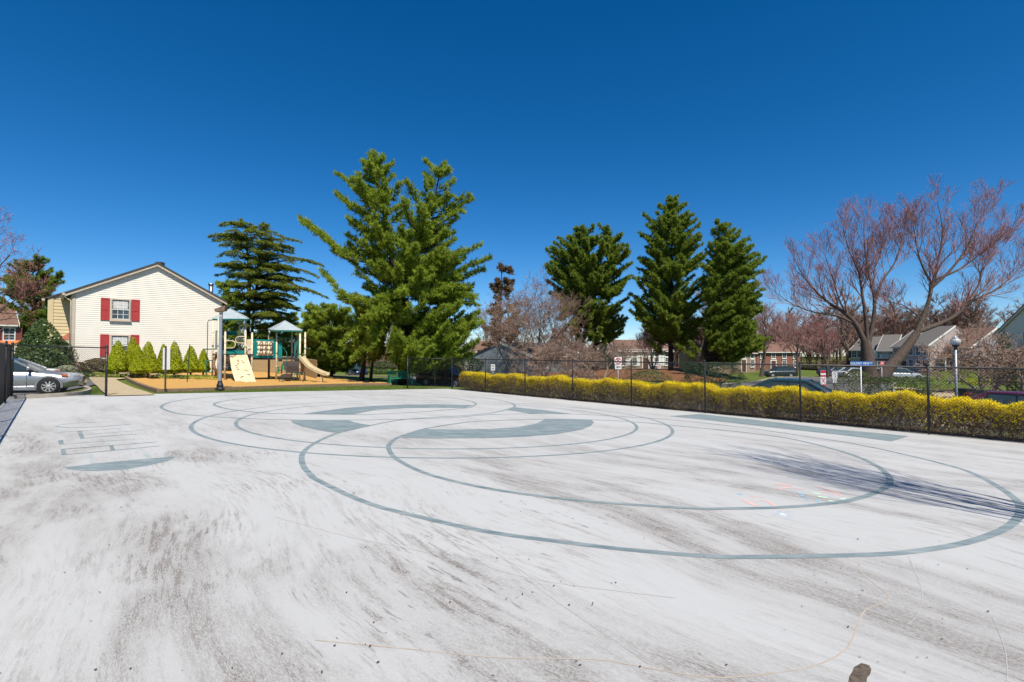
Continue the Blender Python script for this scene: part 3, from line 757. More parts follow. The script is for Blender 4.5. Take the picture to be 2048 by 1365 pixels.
def row_house(label, u0, y0, u1, y1, depth, zb, eave, ridge, wall, roof, wins=3, storeys=2, shutters=None, door=None, group=None, side=None, porch=None, win_w=0.9, trimc=M_TRIM_W, gable_front=False):
    """two-storey house whose front runs from photo column u0 (at distance y0) to u1 (at y1); ridge parallel to the front unless gable_front"""
    A = Vector((XU(u0, y0), y0)); B = Vector((XU(u1, y1), y1)); ex2 = (B - A).normalized(); W = (B - A).length
    ex = Vector((ex2.x, ex2.y, 0)); ey = Vector((-ex2.y, ex2.x, 0))
    nrm = -ey; ez = Vector((0, 0, 1)); O = Vector((0, 0, 0))
    H = empty("house", (A.x, A.y, zb), 0, label, "house", group)
    e = eave - zb; r = ridge - zb
    MB().prism([O - ez * 1.5, O + ex * W - ez * 1.5, O + ex * W + ez * e, O + ez * e], (0, 0, 0), ey * depth).build("wall", wall, H)
    if gable_front:
        MB().prism([O + ez * e, O + ex * W + ez * e, O + ex * W / 2 + ez * r], (0, 0, 0), ey * depth).build("gable", wall, H)
        for s in (0, 1):
            a = O + ex * (-0.3 if s == 0 else W + 0.3) + ez * (e - 0.15); b = O + ex * W / 2 + ez * (r + 0.03)
            MB().prism([a, b, b + ez * 0.15, a + ez * 0.15], (0, 0, 0), ey * (depth + 0.5)).build("roof", roof, H, loc=nrm * 0.25)
            MB().prism([a - ez * 0.2, b - ez * 0.2, b, a], (0, 0, 0), ey * 0.04).build("rake_board", trimc, H, loc=nrm * 0.22)
    else:
        for s in (0, 1):
            for xx in (0, 1):
                pass
        MB().prism([O + ez * e, O + ey * depth + ez * e, O + ey * depth / 2 + ez * r], (0, 0, 0), ex * W).build("gable", side or wall, H)
        a = O - ey * 0.4 + ez * (e - 0.15); b = O + ey * depth / 2 + ez * (r + 0.05); c = O + ey * (depth + 0.4) + ez * (e - 0.15)
        MB().prism([a, b, b + ez * 0.14, a + ez * 0.14], (0, 0, 0), ex * (W + 0.2)).build("roof", roof, H, loc=-ex * 0.1)
        MB().prism([c, b, b + ez * 0.14, c + ez * 0.14], (0, 0, 0), ex * (W + 0.2)).build("roof", roof, H, loc=-ex * 0.1)
        for t in (-0.14, W + 0.10):
            MB().prism([a - ez * 0.12, b - ez * 0.12, b + ez * 0.19, a + ez * 0.19], (0, 0, 0), ex * 0.04).build("rake_board", trimc, H, loc=ex * t)
        MB().box(O - ey * 0.42 + ex * W / 2 + ez * (e - 0.12), (W, 0.12, 0.14), rot=Matrix((ex, ey, ez)).transposed()).build("gutter", trimc, H)
    for s in range(storeys):
        zz = 0.95 + s * (e - 0.5) / storeys
        for i in range(wins):
            if s == 0 and door is not None and i == door: continue
            window(H, O + ex * (W * (i + 0.5) / wins) + ez * zz + nrm * 0.02, ex, nrm, win_w, 1.35, shutters, trimc, 2, 2)
    if door is not None:
        dx = W * (door + 0.5) / wins; rot = Matrix((ex, ey, ez)).transposed()
        do = MB().box(O + ex * dx + ez * 1.25 + nrm * 0.04, (0.95, 0.08, 2.1), rot=rot).build("door", mat("brown_door", (0.10, 0.05, 0.035), 0.5), H)
        MB().box(O + ex * (dx + 0.36) + ez * 1.2 + nrm * 0.1, (0.06, 0.06, 0.1), rot=rot).build("handle", M_METAL, do)
        sp = MB(); sp.box(O + ex * dx + ez * 2.4 + nrm * 0.06, (1.4, 0.12, 0.2), rot=rot)
        for t in (-0.6, 0.6): sp.box(O + ex * (dx + t) + ez * 1.15 + nrm * 0.06, (0.16, 0.12, 2.3), rot=rot)
        sp.build("door_surround", trimc, H)
    if porch:
        px0, px1 = porch; rot = Matrix((ex, ey, ez)).transposed()
        MB().prism([O + ex * px0 + nrm * 1.9 + ez * 2.5, O + ex * px0 + ez * 3.6, O + ex * px0 + ez * 2.5], (0, 0, 0), ex * (px1 - px0)).build("porch_roof", roof, H)
        MB().box(O + ex * (px0 + px1) / 2 + nrm * 1.85 + ez * 2.4, (px1 - px0, 0.12, 0.2), rot=rot).build("porch_beam", trimc, H)
        for t in (px0 + 0.15, (px0 + px1) / 2, px1 - 0.15):
            MB().box(O + ex * t + nrm * 1.8 + ez * 0.9, (0.13, 0.13, 2.9), rot=rot).build("porch_post", trimc, H)
    return H

# far left house
row_house("pale cream house with orange awning at the far left edge", -70, 52, 34, 55, 9, ZV(740, 53), ZV(648, 53), ZV(600, 53), mat("pale_cream_siding", (0.66, 0.58, 0.44), 0.6, 0.06), M_ROOF_BROWN, 3, 2, M_BRICK_RED and mat("dull_red_shutter", (0.22, 0.06, 0.05), 0.6))
aw = empty("awning", (XU(8, 51.6), 51.6, ZV(690, 51.6)), R(3), "small orange awning on the pale cream house at the left edge", "awning")
MB().prism([Vector((-1.4, 0.3, 0.45)), Vector((-1.4, -0.8, -0.05)), Vector((-1.4, -0.8, -0.2)), Vector((-1.4, 0.3, 0.3))], (0, 0, 0), (2.8, 0, 0)).build("canvas", mat("orange_canvas", (0.62, 0.19, 0.06), 0.8, 0.12), aw)
for t in (-1.3, 1.3): MB().bar((t, -0.75, -0.15), (t, 0.3, -0.5), 0.03).build("bracket", M_METAL, aw)

# right hand row seen beyond the big maple
row_house("grey townhouse with three dark shuttered windows right of the leaning maple trunk", 1815, 84, 1860, 80, 9, ZV(748, 82), ZV(691, 82), ZV(657, 86), M_GREY_SIDING, M_ROOF_GREY, 3, 2, None, 2, "row of townhouses behind the maple", side=M_GREY_SIDING, win_w=0.85)
row_house("townhouse with black hipped porch roof beside the globe lamp", 1862, 83, 1945, 76, 8, ZV(748, 80), ZV(695, 80), ZV(662, 85), mat("mauve_siding", (0.28, 0.25, 0.26), 0.7, 0.08), M_ROOF_BROWN, 4, 2, None, None, "row of townhouses behind the maple", porch=(0.2, 4.5))
row_house("brown brick townhouse left of the cream gable behind the maple trunk", 1755, 93, 1790, 91, 9, ZV(748, 92), ZV(701, 92), ZV(672, 96), M_BRICK_RED, M_ROOF_GREY, 3, 2, M_TRIM_W, None, "row of townhouses behind the maple")
row_house("townhouse with twin small dormer gables framed by the maple trunks", 1785, 89, 1816, 86, 9, ZV(748, 88), ZV(694, 88), ZV(664, 92), mat("pale_yellow_siding", (0.52, 0.46, 0.28), 0.7, 0.08), M_ROOF_GREY, 2, 2, None, 1, "row of townhouses behind the maple")
row_house("dim townhouse at the left end of the row behind the street name sign", 1702, 100, 1754, 96, 9, ZV(746, 98), ZV(700, 98), ZV(676, 102), M_GREY_SIDING, M_ROOF_GREY, 4, 2, M_BLACK_SHUTTER, None, "row of townhouses behind the maple")
row_house("white sided house with steep gable at the right edge", 1992, 60, 2130, 50, 10, ZV(735, 55), ZV(668, 55), ZV(612, 55), M_WHITE_SIDING, M_ROOF_GREY, 3, 2, None, None, gable_front=True)
# houses glimpsed between the pines
row_house("tan brick house with long brown roof right of the leaning pine trunk", 1425, 92, 1512, 96, 9, ZV(745, 94), ZV(706, 94), ZV(683, 98), M_BRICK, M_ROOF_BROWN, 5, 2, None, 3, "brick houses beyond the pines")
row_house("dark brick house behind the parked dark green suv", 1513, 99, 1600, 101, 9, ZV(745, 100), ZV(704, 100), ZV(680, 104), M_BRICK_RED, M_ROOF_BROWN, 4, 2, None, 1, "brick houses beyond the pines")
row_house("tan brick house glimpsed between the two tall pine trunks", 1235, 88, 1345, 90, 9, ZV(742, 89), ZV(702, 89), ZV(682, 93), M_BRICK, M_ROOF_BROWN, 5, 2, M_TRIM_W, 2, "brick houses beyond the pines")
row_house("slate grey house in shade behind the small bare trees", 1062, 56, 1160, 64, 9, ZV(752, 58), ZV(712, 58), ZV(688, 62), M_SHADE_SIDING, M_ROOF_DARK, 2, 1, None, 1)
row_house("red brick house with white steps left of the small bare trees", 930, 74, 1005, 72, 9, ZV(756, 73), ZV(708, 73), ZV(684, 77), M_BRICK_RED, M_ROOF_BROWN, 3, 2, M_TRIM_W, 1)

# ------------------------------------------------------------------ chain link fences
M_FENCE = mat("black_vinyl_coated_steel", (0.018, 0.018, 0.022), 0.45, 0.1, 12.0, spec=0.5)
FH = 1.83
def chain_fence(label, P, n_span, skip_posts=(), start_off=0.0, group="black chain link fences round the court", top=True):
    """P: two 2-D end points; posts, top rail, bottom wire, diagonal mesh wires and tension bands"""
    A, B = Vector(P[0]), Vector(P[1]); d = (B - A); L = d.length; d.normalize(); s = Vector((d.y, -d.x, 0))
    zA, zB = plane_z(A.x, A.y), plane_z(B.x, B.y)
    F = empty("chain_link_fence", (A.x, A.y, zA), 0, label, "fence", group)
    at = lambda t, h: Vector((d.x * t, d.y * t, (zB - zA) * t / L + h))
    for i in range(n_span + 1):
        if i in skip_posts: continue
        t = L * i / n_span; end = i in (0, n_span); r = 0.038 if end else 0.028
        po = MB().tube([at(t, -0.1), at(t, FH + 0.0)], r, 8).build("post", M_FENCE, F, True)
        cp = MB().lathe([(r * 1.15, 0), (r * 1.15, 0.03), (r * 0.5, 0.075), (0.008, 0.085)], 8, at(t, FH)); cp.build("post_cap", M_FENCE, po, True)
        if end:
            tb = MB()
            for k in range(5): tb.tube([at(t, 0.2 + k * 0.35), at(t, 0.235 + k * 0.35)], r + 0.008, 8)
            tb.build("tension_band", M_FENCE, po)
    if top: MB().tube([at(0, FH - 0.03), at(L, FH - 0.03)], 0.022, 8).build("top_rail", M_FENCE, F, True)
    MB().tube([at(0, 0.06), at(L, 0.06)], 0.006, 4).build("bottom_wire", M_FENCE, F)
    w = MB(); h0, h1 = 0.05, FH - 0.03; H = h1 - h0; step = 0.078
    k = 0; r = 0.003
    def wire(ta, ha, tb, hb, off):
        a = at(ta, ha) + s * off; b = at(tb, hb) + s * off
        w.tube([a, b], r, 3, cap=False)
    x = -H
    while x < L:
        ta, ha, tb, hb = x, h0, x + H, h1
        if ta < 0: ha += -ta; ta = 0
        if tb > L: hb -= tb - L; tb = L
        if tb > ta:
            wire(ta, ha, tb, hb, 0.026); wire(L - ta, ha, L - tb, hb, 0.030)
        x += step
    o = w.build("wire_mesh", M_FENCE, F); o["kind"] = "stuff"
    return F
far_c = court_pt(A0 + 0.0, N1 - 0.05)
right_end = court_pt(0.55, N1 - 0.05)
rf0 = Vector((XU(904, 29.6), 29.6)); rf1v = G(1858, 869.5).xy
dd = (rf1v - rf0) / 7
chain_fence("long black chain link fence along the yellow hedge", (rf0, rf0 + dd * 8), 8)
p815 = G(815, 776).xy
chain_fence("short black chain link panel in front of the green bench", (p815, rf0 - (rf0 - p815) * 0.03), 1, (1,))
lf0 = court_pt(A0 + 0.05, N0 + 0.03); lf1 = court_pt(0.2, N0 + 0.05)
chain_fence("black chain link fence running back along the left court edge", (lf0, lf1), 8)
gp = G(212, 793).xy
gd = (gp - lf0)
chain_fence("black chain link panel in front of the silver sedan", (lf0 + gd * 0.02, gp), 1, (0,))

# ------------------------------------------------------------------ forsythia hedge
M_TWIG = leaf_mat("forsythia_twigs", (0.15, 0.095, 0.055), (0.42, 0.29, 0.18), 0.1, 0.9)
M_FLOWER = leaf_mat("forsythia_flowers", (0.86, 0.67, 0.004), (0.95, 0.83, 0.008), 0.5)
M_HLEAF = leaf_mat("hedge_leaves", (0.05, 0.085, 0.015), (0.16, 0.17, 0.04), 0.35)
def blades(P, D, L, Wd, rngn):
    """one thin triangle per row: base at P, pointing along D"""
    D = D / np.linalg.norm(D, axis=1, keepdims=True)
    S = np.cross(D, rngn.normal(size=D.shape) * 0.55 + np.array([0.0, 0.0, 1.0])); S /= np.linalg.norm(S, axis=1, keepdims=True) + 1e-9
    V = np.empty((len(P), 3, 3)); V[:, 0] = P - S * Wd[:, None] / 2; V[:, 1] = P + S * Wd[:, None] / 2; V[:, 2] = P + D * L[:, None]
    return V.reshape(-1, 3)
def quads(P, size, rngn, up=None):
    """small leaf: a diamond with random orientation"""
    Nn = rngn.normal(size=P.shape) * (1.0 if up is None else 0.6) + (0 if up is None else up)
    A = np.cross(Nn, rngn.normal(size=P.shape)); A /= np.linalg.norm(A, axis=1, keepdims=True) + 1e-9
    B = np.cross(A, Nn); B /= np.linalg.norm(B, axis=1, keepdims=True) + 1e-9
    s = size[:, None]
    V = np.empty((len(P), 4, 3)); V[:, 0] = P - A * s; V[:, 1] = P + B * s * 0.55; V[:, 2] = P + A * s; V[:, 3] = P - B * s * 0.55
    return V.reshape(-1, 3)

def hedge():
    g = np.random.default_rng(5)
    d = Vector((dd.x, dd.y)).normalized(); nn = Vector((-d.y, d.x)); nn = nn if nn.dot(LN) > 0 else -nn
    L = dd.length * 8 + 2.2; base = rf0 + d * 0.6 + nn * 0.62
    root = empty("forsythia_hedge", (base.x, base.y, plane_z(base.x, base.y)), 0, "yellow flowering forsythia hedge behind the long chain link fence", "hedge")
    def loc(t, w, h):
        x = d.x * t + nn.x * w; y = d.y * t + nn.y * w
        return np.stack([x, y, h + (-SX * x - SY * y)], -1)
    hedge_h = lambda t: 0.98 + 0.06 * np.sin(t * 1.9) + 0.05 * np.sin(t * 4.3 + 1) + 0.03 * np.sin(t * 11)
    half = lambda t: 0.52 + 0.05 * np.sin(t * 2.7 + 2) + 0.04 * np.sin(t * 6.1)
    # twigs: upright fans
    N = 44000; t = g.uniform(0, L, N); w = g.uniform(-1, 1, N) * half(t) * 0.95; h = g.uniform(0, 0.8, N) ** 0.85 * hedge_h(t)
    D = np.stack([g.normal(0, 0.55, N), g.normal(0, 0.55, N), g.uniform(0.3, 1.3, N)], -1)
    V1 = blades(loc(t, w, h), D, g.uniform(0.16, 0.42, N), g.uniform(0.010, 0.022, N), g)
    o = obj("twigs", tri_mesh("twigs", V1, np.repeat(g.uniform(0, 1, N), 3)), M_TWIG, root); o["kind"] = "stuff"
    # flowers: dense on the top, thinning down the side, in patches
    N = 150000; t = g.uniform(0, L, N); f = g.beta(2.6, 0.75, N)
    clump = 0.5 + 0.5 * np.sin(t * 3.1 + 3 * np.sin(t * 0.7)) * np.sin(t * 7.7 + 1.0)
    keep = (f > 0.83) | (g.uniform(0, 1, N) < (0.10 + 0.72 * clump * f ** 2.0))
    t, f = t[keep], f[keep]; N = len(t)
    edge = np.sqrt(np.clip(1 - np.clip((f - 0.55) / 0.45, 0, 1) ** 2.5 * 0.55, 0, 1))
    side = np.where(f > 0.9, g.uniform(-1, 1, N), np.where(g.uniform(0, 1, N) < 0.75, -g.uniform(0.75, 1.04, N), g.uniform(-1, 1, N)))
    P = loc(t, side * half(t) * edge, f * hedge_h(t) + g.normal(0, 0.028, N))
    out = np.stack([nn.x * side * 0.8, nn.y * side * 0.8, np.where(f > 0.85, 1.1, 0.45)], -1)
    V2 = quads(P, g.uniform(0.014, 0.032, N), g, out)
    o = obj("flowers", tri_mesh("flowers", V2, np.repeat(g.uniform(0, 1, N), 4), 4), M_FLOWER, root); o["kind"] = "stuff"
    # young leaves low down
    N = 20000; t = g.uniform(0, L, N); f = g.uniform(0.0, 0.85, N)
    keep = g.uniform(0, 1, N) < 0.25 + 0.5 * (np.sin(t * 1.3 + 2) > 0.2)
    t, f = t[keep], f[keep]; N = len(t)
    P = loc(t, g.uniform(-1, 1, N) * half(t), f * hedge_h(t))
    o = obj("leaves", tri_mesh("leaves", quads(P, g.uniform(0.012, 0.028, N), g), np.repeat(g.uniform(0, 1, N), 4), 4), M_HLEAF, root); o["kind"] = "stuff"
hedge()

# ------------------------------------------------------------------ lettering
def lettering(name, text, size, m, parent, loc, rot, depth=0.002, align='CENTER', sx=1.0):
    c = bpy.data.curves.new(name, 'FONT'); c.body = text; c.size = size; c.extrude = depth; c.align_x = align; c.align_y = 'CENTER'
    t = bpy.data.objects.new("tmp_text", c); col.objects.link(t)
    dg = bpy.context.evaluated_depsgraph_get()
    me = bpy.data.meshes.new_from_object(t.evaluated_get(dg)); bpy.data.objects.remove(t); bpy.data.curves.remove(c)
    me.materials.clear()
    o = obj(name, me, m, parent); o.location = loc; o.rotation_euler = rot; o.scale = (sx, 1, 1)
    return o
FACE = (R(90), 0, 0)

# ------------------------------------------------------------------ signs and lamps
M_SIGNW = mat("white_sign_sheet", (0.74, 0.74, 0.74), 0.4, 0.05, 6.0)
M_SIGNB = mat("blue_sign_sheet", (0.02, 0.13, 0.42), 0.4, 0.08, 6.0)
M_SIGNR = mat("red_sign_ink", (0.50, 0.02, 0.03), 0.5, 0.05, 6.0)
M_INK = mat("black_ink", (0.02, 0.02, 0.02), 0.5, 0.05, 6.0)
M_POSTG = mat("dark_green_post", (0.02, 0.09, 0.05), 0.5, 0.15, 8.0)
M_BROWNPOST = mat("rusty_brown_post", (0.13, 0.075, 0.05), 0.7, 0.25, 12.0)
M_ALU = mat("grey_aluminium", (0.36, 0.39, 0.44), 0.45, 0.1, 8.0, metallic=0.4)

def signpost(name, label, u, y, zt, w, h, post_m, rz=0.0, face=M_SIGNW, cat="sign", post_r=0.022, under=0.15):
    p = AT(u, y); S = empty(name, p, rz, label, cat)
    top = zt - p.z
    MB().tube([(0, 0.012, -0.2), (0, 0.012, top - under)], post_r, 8).build("post", post_m, S, True)
    f = MB().box((0, -post_r - 0.006, top - h / 2), (w, 0.008, h)).build("panel", face, S, bevel=0.003)
    return S, top, -post_r - 0.0115

# white board seen from behind on its brown post by the court
p = AT(333, 21.5); S = empty("notice_board", p, R(-12), "blank white board on a rusty brown post at the court edge", "sign")
MB().box((0, -0.03, 0.93), (0.05, 0.05, 2.1)).build("post", M_BROWNPOST, S)
MB().box((0.0, 0.006, ZV(718, 21.5) - p.z), (0.37, 0.012, 0.94)).build("panel", M_SIGNW, S, bevel=0.004)
MB().tube([(0, -0.056, 1.85), (0, -0.062, 1.85)], 0.015, 6).tube([(0, -0.056, 1.1), (0, -0.062, 1.1)], 0.015, 6).build("bolt", M_METAL, S)
# thin green leaning post on the lawn
p = AT(375, 28.5); S = empty("marker_post", p, 0, "thin dark green post leaning on the lawn before the arborvitae", "post")
MB().bar((0, 0, -0.1), (0.13, 0, ZV(689, 28.5) - p.z), 0.05, 0.03).build("channel", M_POSTG, S)
MB().bar((0.002, -0.022, 0.0), (0.128, -0.022, ZV(689, 28.5) - p.z - 0.05), 0.016, 0.012).build("rib", M_POSTG, S)

# no parking sign
S, t, d_ = signpost("no_parking_sign", "no parking sign with arrow on a thin grey pole behind the hedge", 1236, 21.5, ZV(715, 21.5), 0.31, 0.31, M_ALU)
lettering("lettering", "P", 0.24, M_INK, S, (0, d_, t - 0.155), FACE)
rg = MB(); n = 28
for i in range(n):
    a0, a1 = 2 * math.pi * i / n, 2 * math.pi * (i + 1) / n
    rg.add([(math.cos(a) * r_, d_ - 0.004, t - 0.155 + math.sin(a) * r_) for a, r_ in ((a0, .105), (a1, .105), (a1, .135), (a0, .135))], [(0, 1, 2, 3)])
rg.add([(-.085, d_ - 0.004, t - 0.155 + 0.06), (-.06, d_ - 0.004, t - 0.155 + 0.085), (.085, d_ - 0.004, t - 0.155 - 0.06), (.06, d_ - 0.004, t - 0.155 - 0.085)], [(0, 1, 2, 3)])
rg.build("prohibition_ring", M_SIGNR, S)
MB().box((0, -0.028, t - 0.42), (0.28, 0.008, 0.18)).build("arrow_panel", M_SIGNW, S)
MB().add([(-0.1, -0.0335, t - .42), (-0.03, -0.0335, t - .36), (-0.03, -0.0335, t - .40), (0.1, -0.0335, t - .40), (0.1, -0.0335, t - .44), (-0.03, -0.0335, t - .44), (-0.03, -0.0335, t - .48)], [tuple(reversed(range(7)))]).build("arrow", M_INK, S)
# smaller arrow signs
def arrow_sign(u, y, vt, label, sgn=1, both=False):
    S, t, d_ = signpost("arrow_sign", label, u, y, ZV(vt, y), 0.30, 0.45, M_ALU)
    def arr(z):
        a = [(-0.1, z), (-0.03, z + .06), (-0.03, z + .02), (0.1, z + .02), (0.1, z - .02), (-0.03, z - .02), (-0.03, z - .06)]
        MB().add([(x * sgn, d_, zz) for x, zz in a], [tuple(range(7))]).build("arrow", M_INK, S)
    arr(t - 0.33)
    if both: arr(t - 0.13)
    else: lettering("lettering", "P", 0.18, M_SIGNR, S, (0, d_, t - 0.13), FACE)
    return S
arrow_sign(870, 36, 724, "small white arrow sign on grey pole behind the black suv", -1)
arrow_sign(986, 36, 729, "small white two arrow sign behind the start of the hedge", -1, True)
S, t, d_ = signpost("parking_sign", "small white and red sign on green post behind the hedge below the pines", 1318, 26, ZV(727, 26), 0.17, 0.28, M_POSTG)
for k in range(4): MB().box((0, d_ - 0.001, t - 0.05 - k * 0.06), (0.12, 0.002, 0.025)).build("printed_line", M_SIGNR, S)
S, t, d_ = signpost("white_plate", "small blank white plate at fence height beside the large pine", 891, 37, ZV(721, 37), 0.42, 0.16, M_BROWNPOST)
# red and white notice
S, t, d_ = signpost("tow_sign", "tall red and white notice sign above the teal car", 1645, 24, ZV(741, 24), 0.26, 0.78, M_ALU)
MB().box((0, d_ - 0.001, t - 0.07), (0.25, 0.002, 0.13)).build("red_band", M_SIGNR, S)
MB().box((0, d_ - 0.001, t - 0.27), (0.25, 0.002, 0.08)).build("red_band", M_SIGNR, S)
MB().box((0, d_ - 0.001, t - 0.72), (0.25, 0.002, 0.1)).build("red_band", M_SIGNR, S)
MB().bar((-0.09, d_ - 0.001, t - 0.64), (0.09, d_ - 0.001, t - 0.36), 0.002, 0.03).bar((0.09, d_ - 0.0045, t - 0.64), (-0.09, d_ - 0.0045, t - 0.36), 0.002, 0.03).build("red_cross", M_SIGNR, S)
# speed limit
S, t, d_ = signpost("speed_limit_sign", "white speed limit 15 sign right of the red notice", 1668, 26, ZV(744, 26), 0.27, 0.36, M_INK)
lettering("lettering", "SPEED\nLIMIT", 0.07, M_INK, S, (0, d_, t - 0.10), FACE)
lettering("lettering", "15", 0.19, M_INK, S, (0, d_, t - 0.26), FACE)
MB().box((0, -0.028, t - 0.48), (0.2, 0.008, 0.2)).build("lower_panel", M_SIGNW, S)
for k in range(3): MB().box((0, -0.0335, t - 0.42 - k * 0.055), (0.14, 0.002, 0.022)).build("printed_line", M_INK, S)
# street name blade
p = AT(1721, 20.5); S = empty("street_name_sign", p, R(2), "blue street name sign on a white pole above the green shrubs", "sign")
zt = ZV(723.5, 20.5) - p.z; zb_ = ZV(731.5, 20.5) - p.z
MB().tube([(0, 0.0, -0.2), (0, 0.0, zb_)], 0.024, 8).build("post", M_SIGNW, S, True)
MB().box((0.03, 0, (zt + zb_) / 2), (0.94, 0.012, zt - zb_)).build("blade", M_SIGNB, S, bevel=0.004)
lettering("lettering", "COLONY VIEW", 0.142, M_SIGNW, S, (-0.045, -0.0075, (zt + zb_) / 2), FACE, 0.001, sx=0.82)
lettering("lettering", "DR", 0.07, M_SIGNW, S, (0.43, -0.0075, (zt + zb_) / 2 + 0.02), FACE, 0.001)
# small red numbered plate
S, t, d_ = signpost("number_plate_sign", "small red plate with white numerals beside the maple trunk", 1763, 30, ZV(723.5, 30), 0.24, 0.22, M_ALU, face=mat("faded_red_sheet", (0.55, 0.10, 0.10), 0.5, 0.1))
lettering("lettering", "84", 0.15, M_SIGNW, S, (0, d_, t - 0.11), FACE)

# globe lamp
p = AT(1911, 22.5); S = empty("globe_lamp", p, 0, "street lamp with a clear globe on a grey pole beside the bare tree", "street lamp")
zc = ZV(684, 22.5) - p.z
MB().tube([(0, 0, -0.1), (0, 0, zc - 0.35)], [0.055, 0.045], 12).build("pole", M_ALU, S, True)
MB().lathe([(0.045, -0.36), (0.06, -0.34), (0.06, -0.25), (0.13, -0.17), (0.15, -0.14), (0.05, -0.13)], 16, (0, 0, zc)).build("fitter", M_FENCE, S, True)
gm = bpy.data.materials.new("prismatic_globe"); gm.use_nodes = True
b_ = gm.node_tree.nodes["Principled BSDF"]; b_.inputs['Base Color'].default_value = (0.8, 0.8, 0.8, 1); b_.inputs['Roughness'].default_value = 0.15; b_.inputs['Transmission Weight'].default_value = 0.55
nzg = gm.node_tree.nodes.new("ShaderNodeTexWave"); nzg.inputs['Scale'].default_value = 9; bpg = gm.node_tree.nodes.new("ShaderNodeBump"); bpg.inputs['Strength'].default_value = 0.4
gm.node_tree.links.new(nzg.outputs['Fac'], bpg.inputs['Height']); gm.node_tree.links.new(bpg.outputs[0], b_.inputs['Normal'])
MB().lathe([(0.09, -0.15), (0.15, -0.11), (0.195, -0.03), (0.2, 0.03), (0.17, 0.11), (0.11, 0.16)], 20, (0, 0, zc)).build("globe", gm, S, True)
MB().lathe([(0.14, 0.14), (0.11, 0.18), (0.05, 0.21), (0.03, 0.26), (0.01, 0.29)], 16, (0, 0, zc)).build("cap", M_ALU, S, True)
# square court lamp
p = AT(440, 23.4); S = empty("box_lamp", p, R(12), "grey square lamp post with tan box head beside the climbing wall", "street lamp")
zt = ZV(633, 23.4) - p.z
MB().box((0.02, 0, zt / 2), (0.125, 0.125, zt)).build("pole", M_ALU, S, bevel=0.01)
MB().lathe([(0.21, 0.0), (0.21, 0.06), (0.15, 0.12), (0.15, 0.22), (0.10, 0.36), (0.095, 0.42)], 8, (0.02, 0, 0.03)).build("base_cover", M_FENCE, S)
MB().box((0.04, 0, zt + 0.1), (0.1, 0.1, 0.2)).box((-0.02, 0.0, zt + 0.12), (0.05, 0.06, 0.1)).build("neck", mat("cream_lamp_neck", (0.5, 0.42, 0.32), 0.6), S)
hd = MB(); hb = zt + 0.2
hd.add([(-0.10, -0.16, hb), (0.3, -0.16, hb + 0.05), (0.3, 0.2, hb + 0.05), (-0.10, 0.2, hb), (-0.13, -0.19, hb + 0.12), (0.33, -0.19, hb + 0.3), (0.33, 0.23, hb + 0.3), (-0.13, 0.23, hb + 0.12)],
       [(3, 2, 1, 0), (4, 5, 6, 7), (0, 1, 5, 4), (1, 2, 6, 5), (2, 3, 7, 6), (3, 0, 4, 7)])
hd.build("lamp_head", mat("tan_lamp_housing", (0.24, 0.17, 0.12), 0.6, 0.2), S, loc=(-0.08, 0, 0), bevel=0.01)

# ------------------------------------------------------------------ benches
M_BENCH = mat("green_coated_bench", (0.015, 0.22, 0.11), 0.4, 0.12, 8.0)
def bench():
    b = empty("bench", (0, 0, 0), 0)
    for i in range(4): MB().box((0, -0.19 + i * 0.115, 0.44), (1.5, 0.1, 0.035)).build("seat_slat", M_BENCH, b)
    for i in range(17):
        x = -0.68 + i * 0.085; MB().bar((x, 0.24, 0.48), (x, 0.33, 0.88), 0.05, 0.02).build("back_slat", M_BENCH, b)
    MB().box((0, 0.345, 0.91), (1.56, 0.045, 0.08)).build("top_rail", M_BENCH, b)
    MB().box((0, 0.25, 0.5), (1.5, 0.045, 0.06)).build("lower_rail", M_BENCH, b)
    for sx in (-0.76, 0.76):
        MB().box((sx, -0.24, 0.32), (0.07, 0.07, 0.64)).build("leg", M_BENCH, b)
        MB().bar((sx, 0.22, 0), (sx, 0.35, 0.95), 0.07, 0.07).build("leg", M_BENCH, b)
        MB().box((sx, 0.0, 0.66), (0.085, 0.62, 0.04)).build("armrest", M_BENCH, b)
        MB().box((sx, 0.0, 0.40), (0.05, 0.46, 0.06)).build("seat_rail", M_BENCH, b)
    return b
b1 = bench(); b1.location = AT(801, 34.6); b1.rotation_euler = (0, 0, R(28))
tag(b1, "green slatted bench at the right end of the mulch bed", "bench", "green park benches")
b2 = copy_tree(b1); b2.location = AT(578, 41.5); b2.rotation_euler = (0, 0, R(-4))
tag(b2, "green slatted bench half hidden behind the play structure", "bench", "green park benches")

# ------------------------------------------------------------------ play structure
M_CREAM = mat("cream_powder_coat", (0.70, 0.60, 0.43), 0.4, 0.06, 4.0)
M_TEAL = mat("teal_plastic", (0.008, 0.21, 0.20), 0.35, 0.1, 4.0)
M_TEALD = mat("dark_green_tube", (0.012, 0.13, 0.10), 0.4, 0.1, 6.0)
M_ROOFM = mat("pale_blue_metal_roof", (0.40, 0.46, 0.48), 0.35, 0.12, 3.0, spec=0.5)
M_ROCK = mat("cream_climbing_plastic", (0.66, 0.56, 0.36), 0.5, 0.1, 3.0, bump=0.3, bscale=9)
M_DECK = mat("brown_coated_deck", (0.07, 0.05, 0.045), 0.5, 0.2, 10.0)
M_SLIDE = mat("tan_slide_plastic", (0.56, 0.46, 0.28), 0.4, 0.1, 3.0)
PO = AT(520, 33.5)
PS = empty("play_structure", PO, 0, "two towered playground structure with pale blue roofs on orange mulch", "play structure")
def PP(u, y, h=0.0):
    x = XU(u, y); return Vector((x - PO.x, y - PO.y, TZ(x, y) - PO.z + h))
def PV(u, v, y):
    x = XU(u, y); return Vector((x - PO.x, y - PO.y, ZV(v, y) - PO.z))
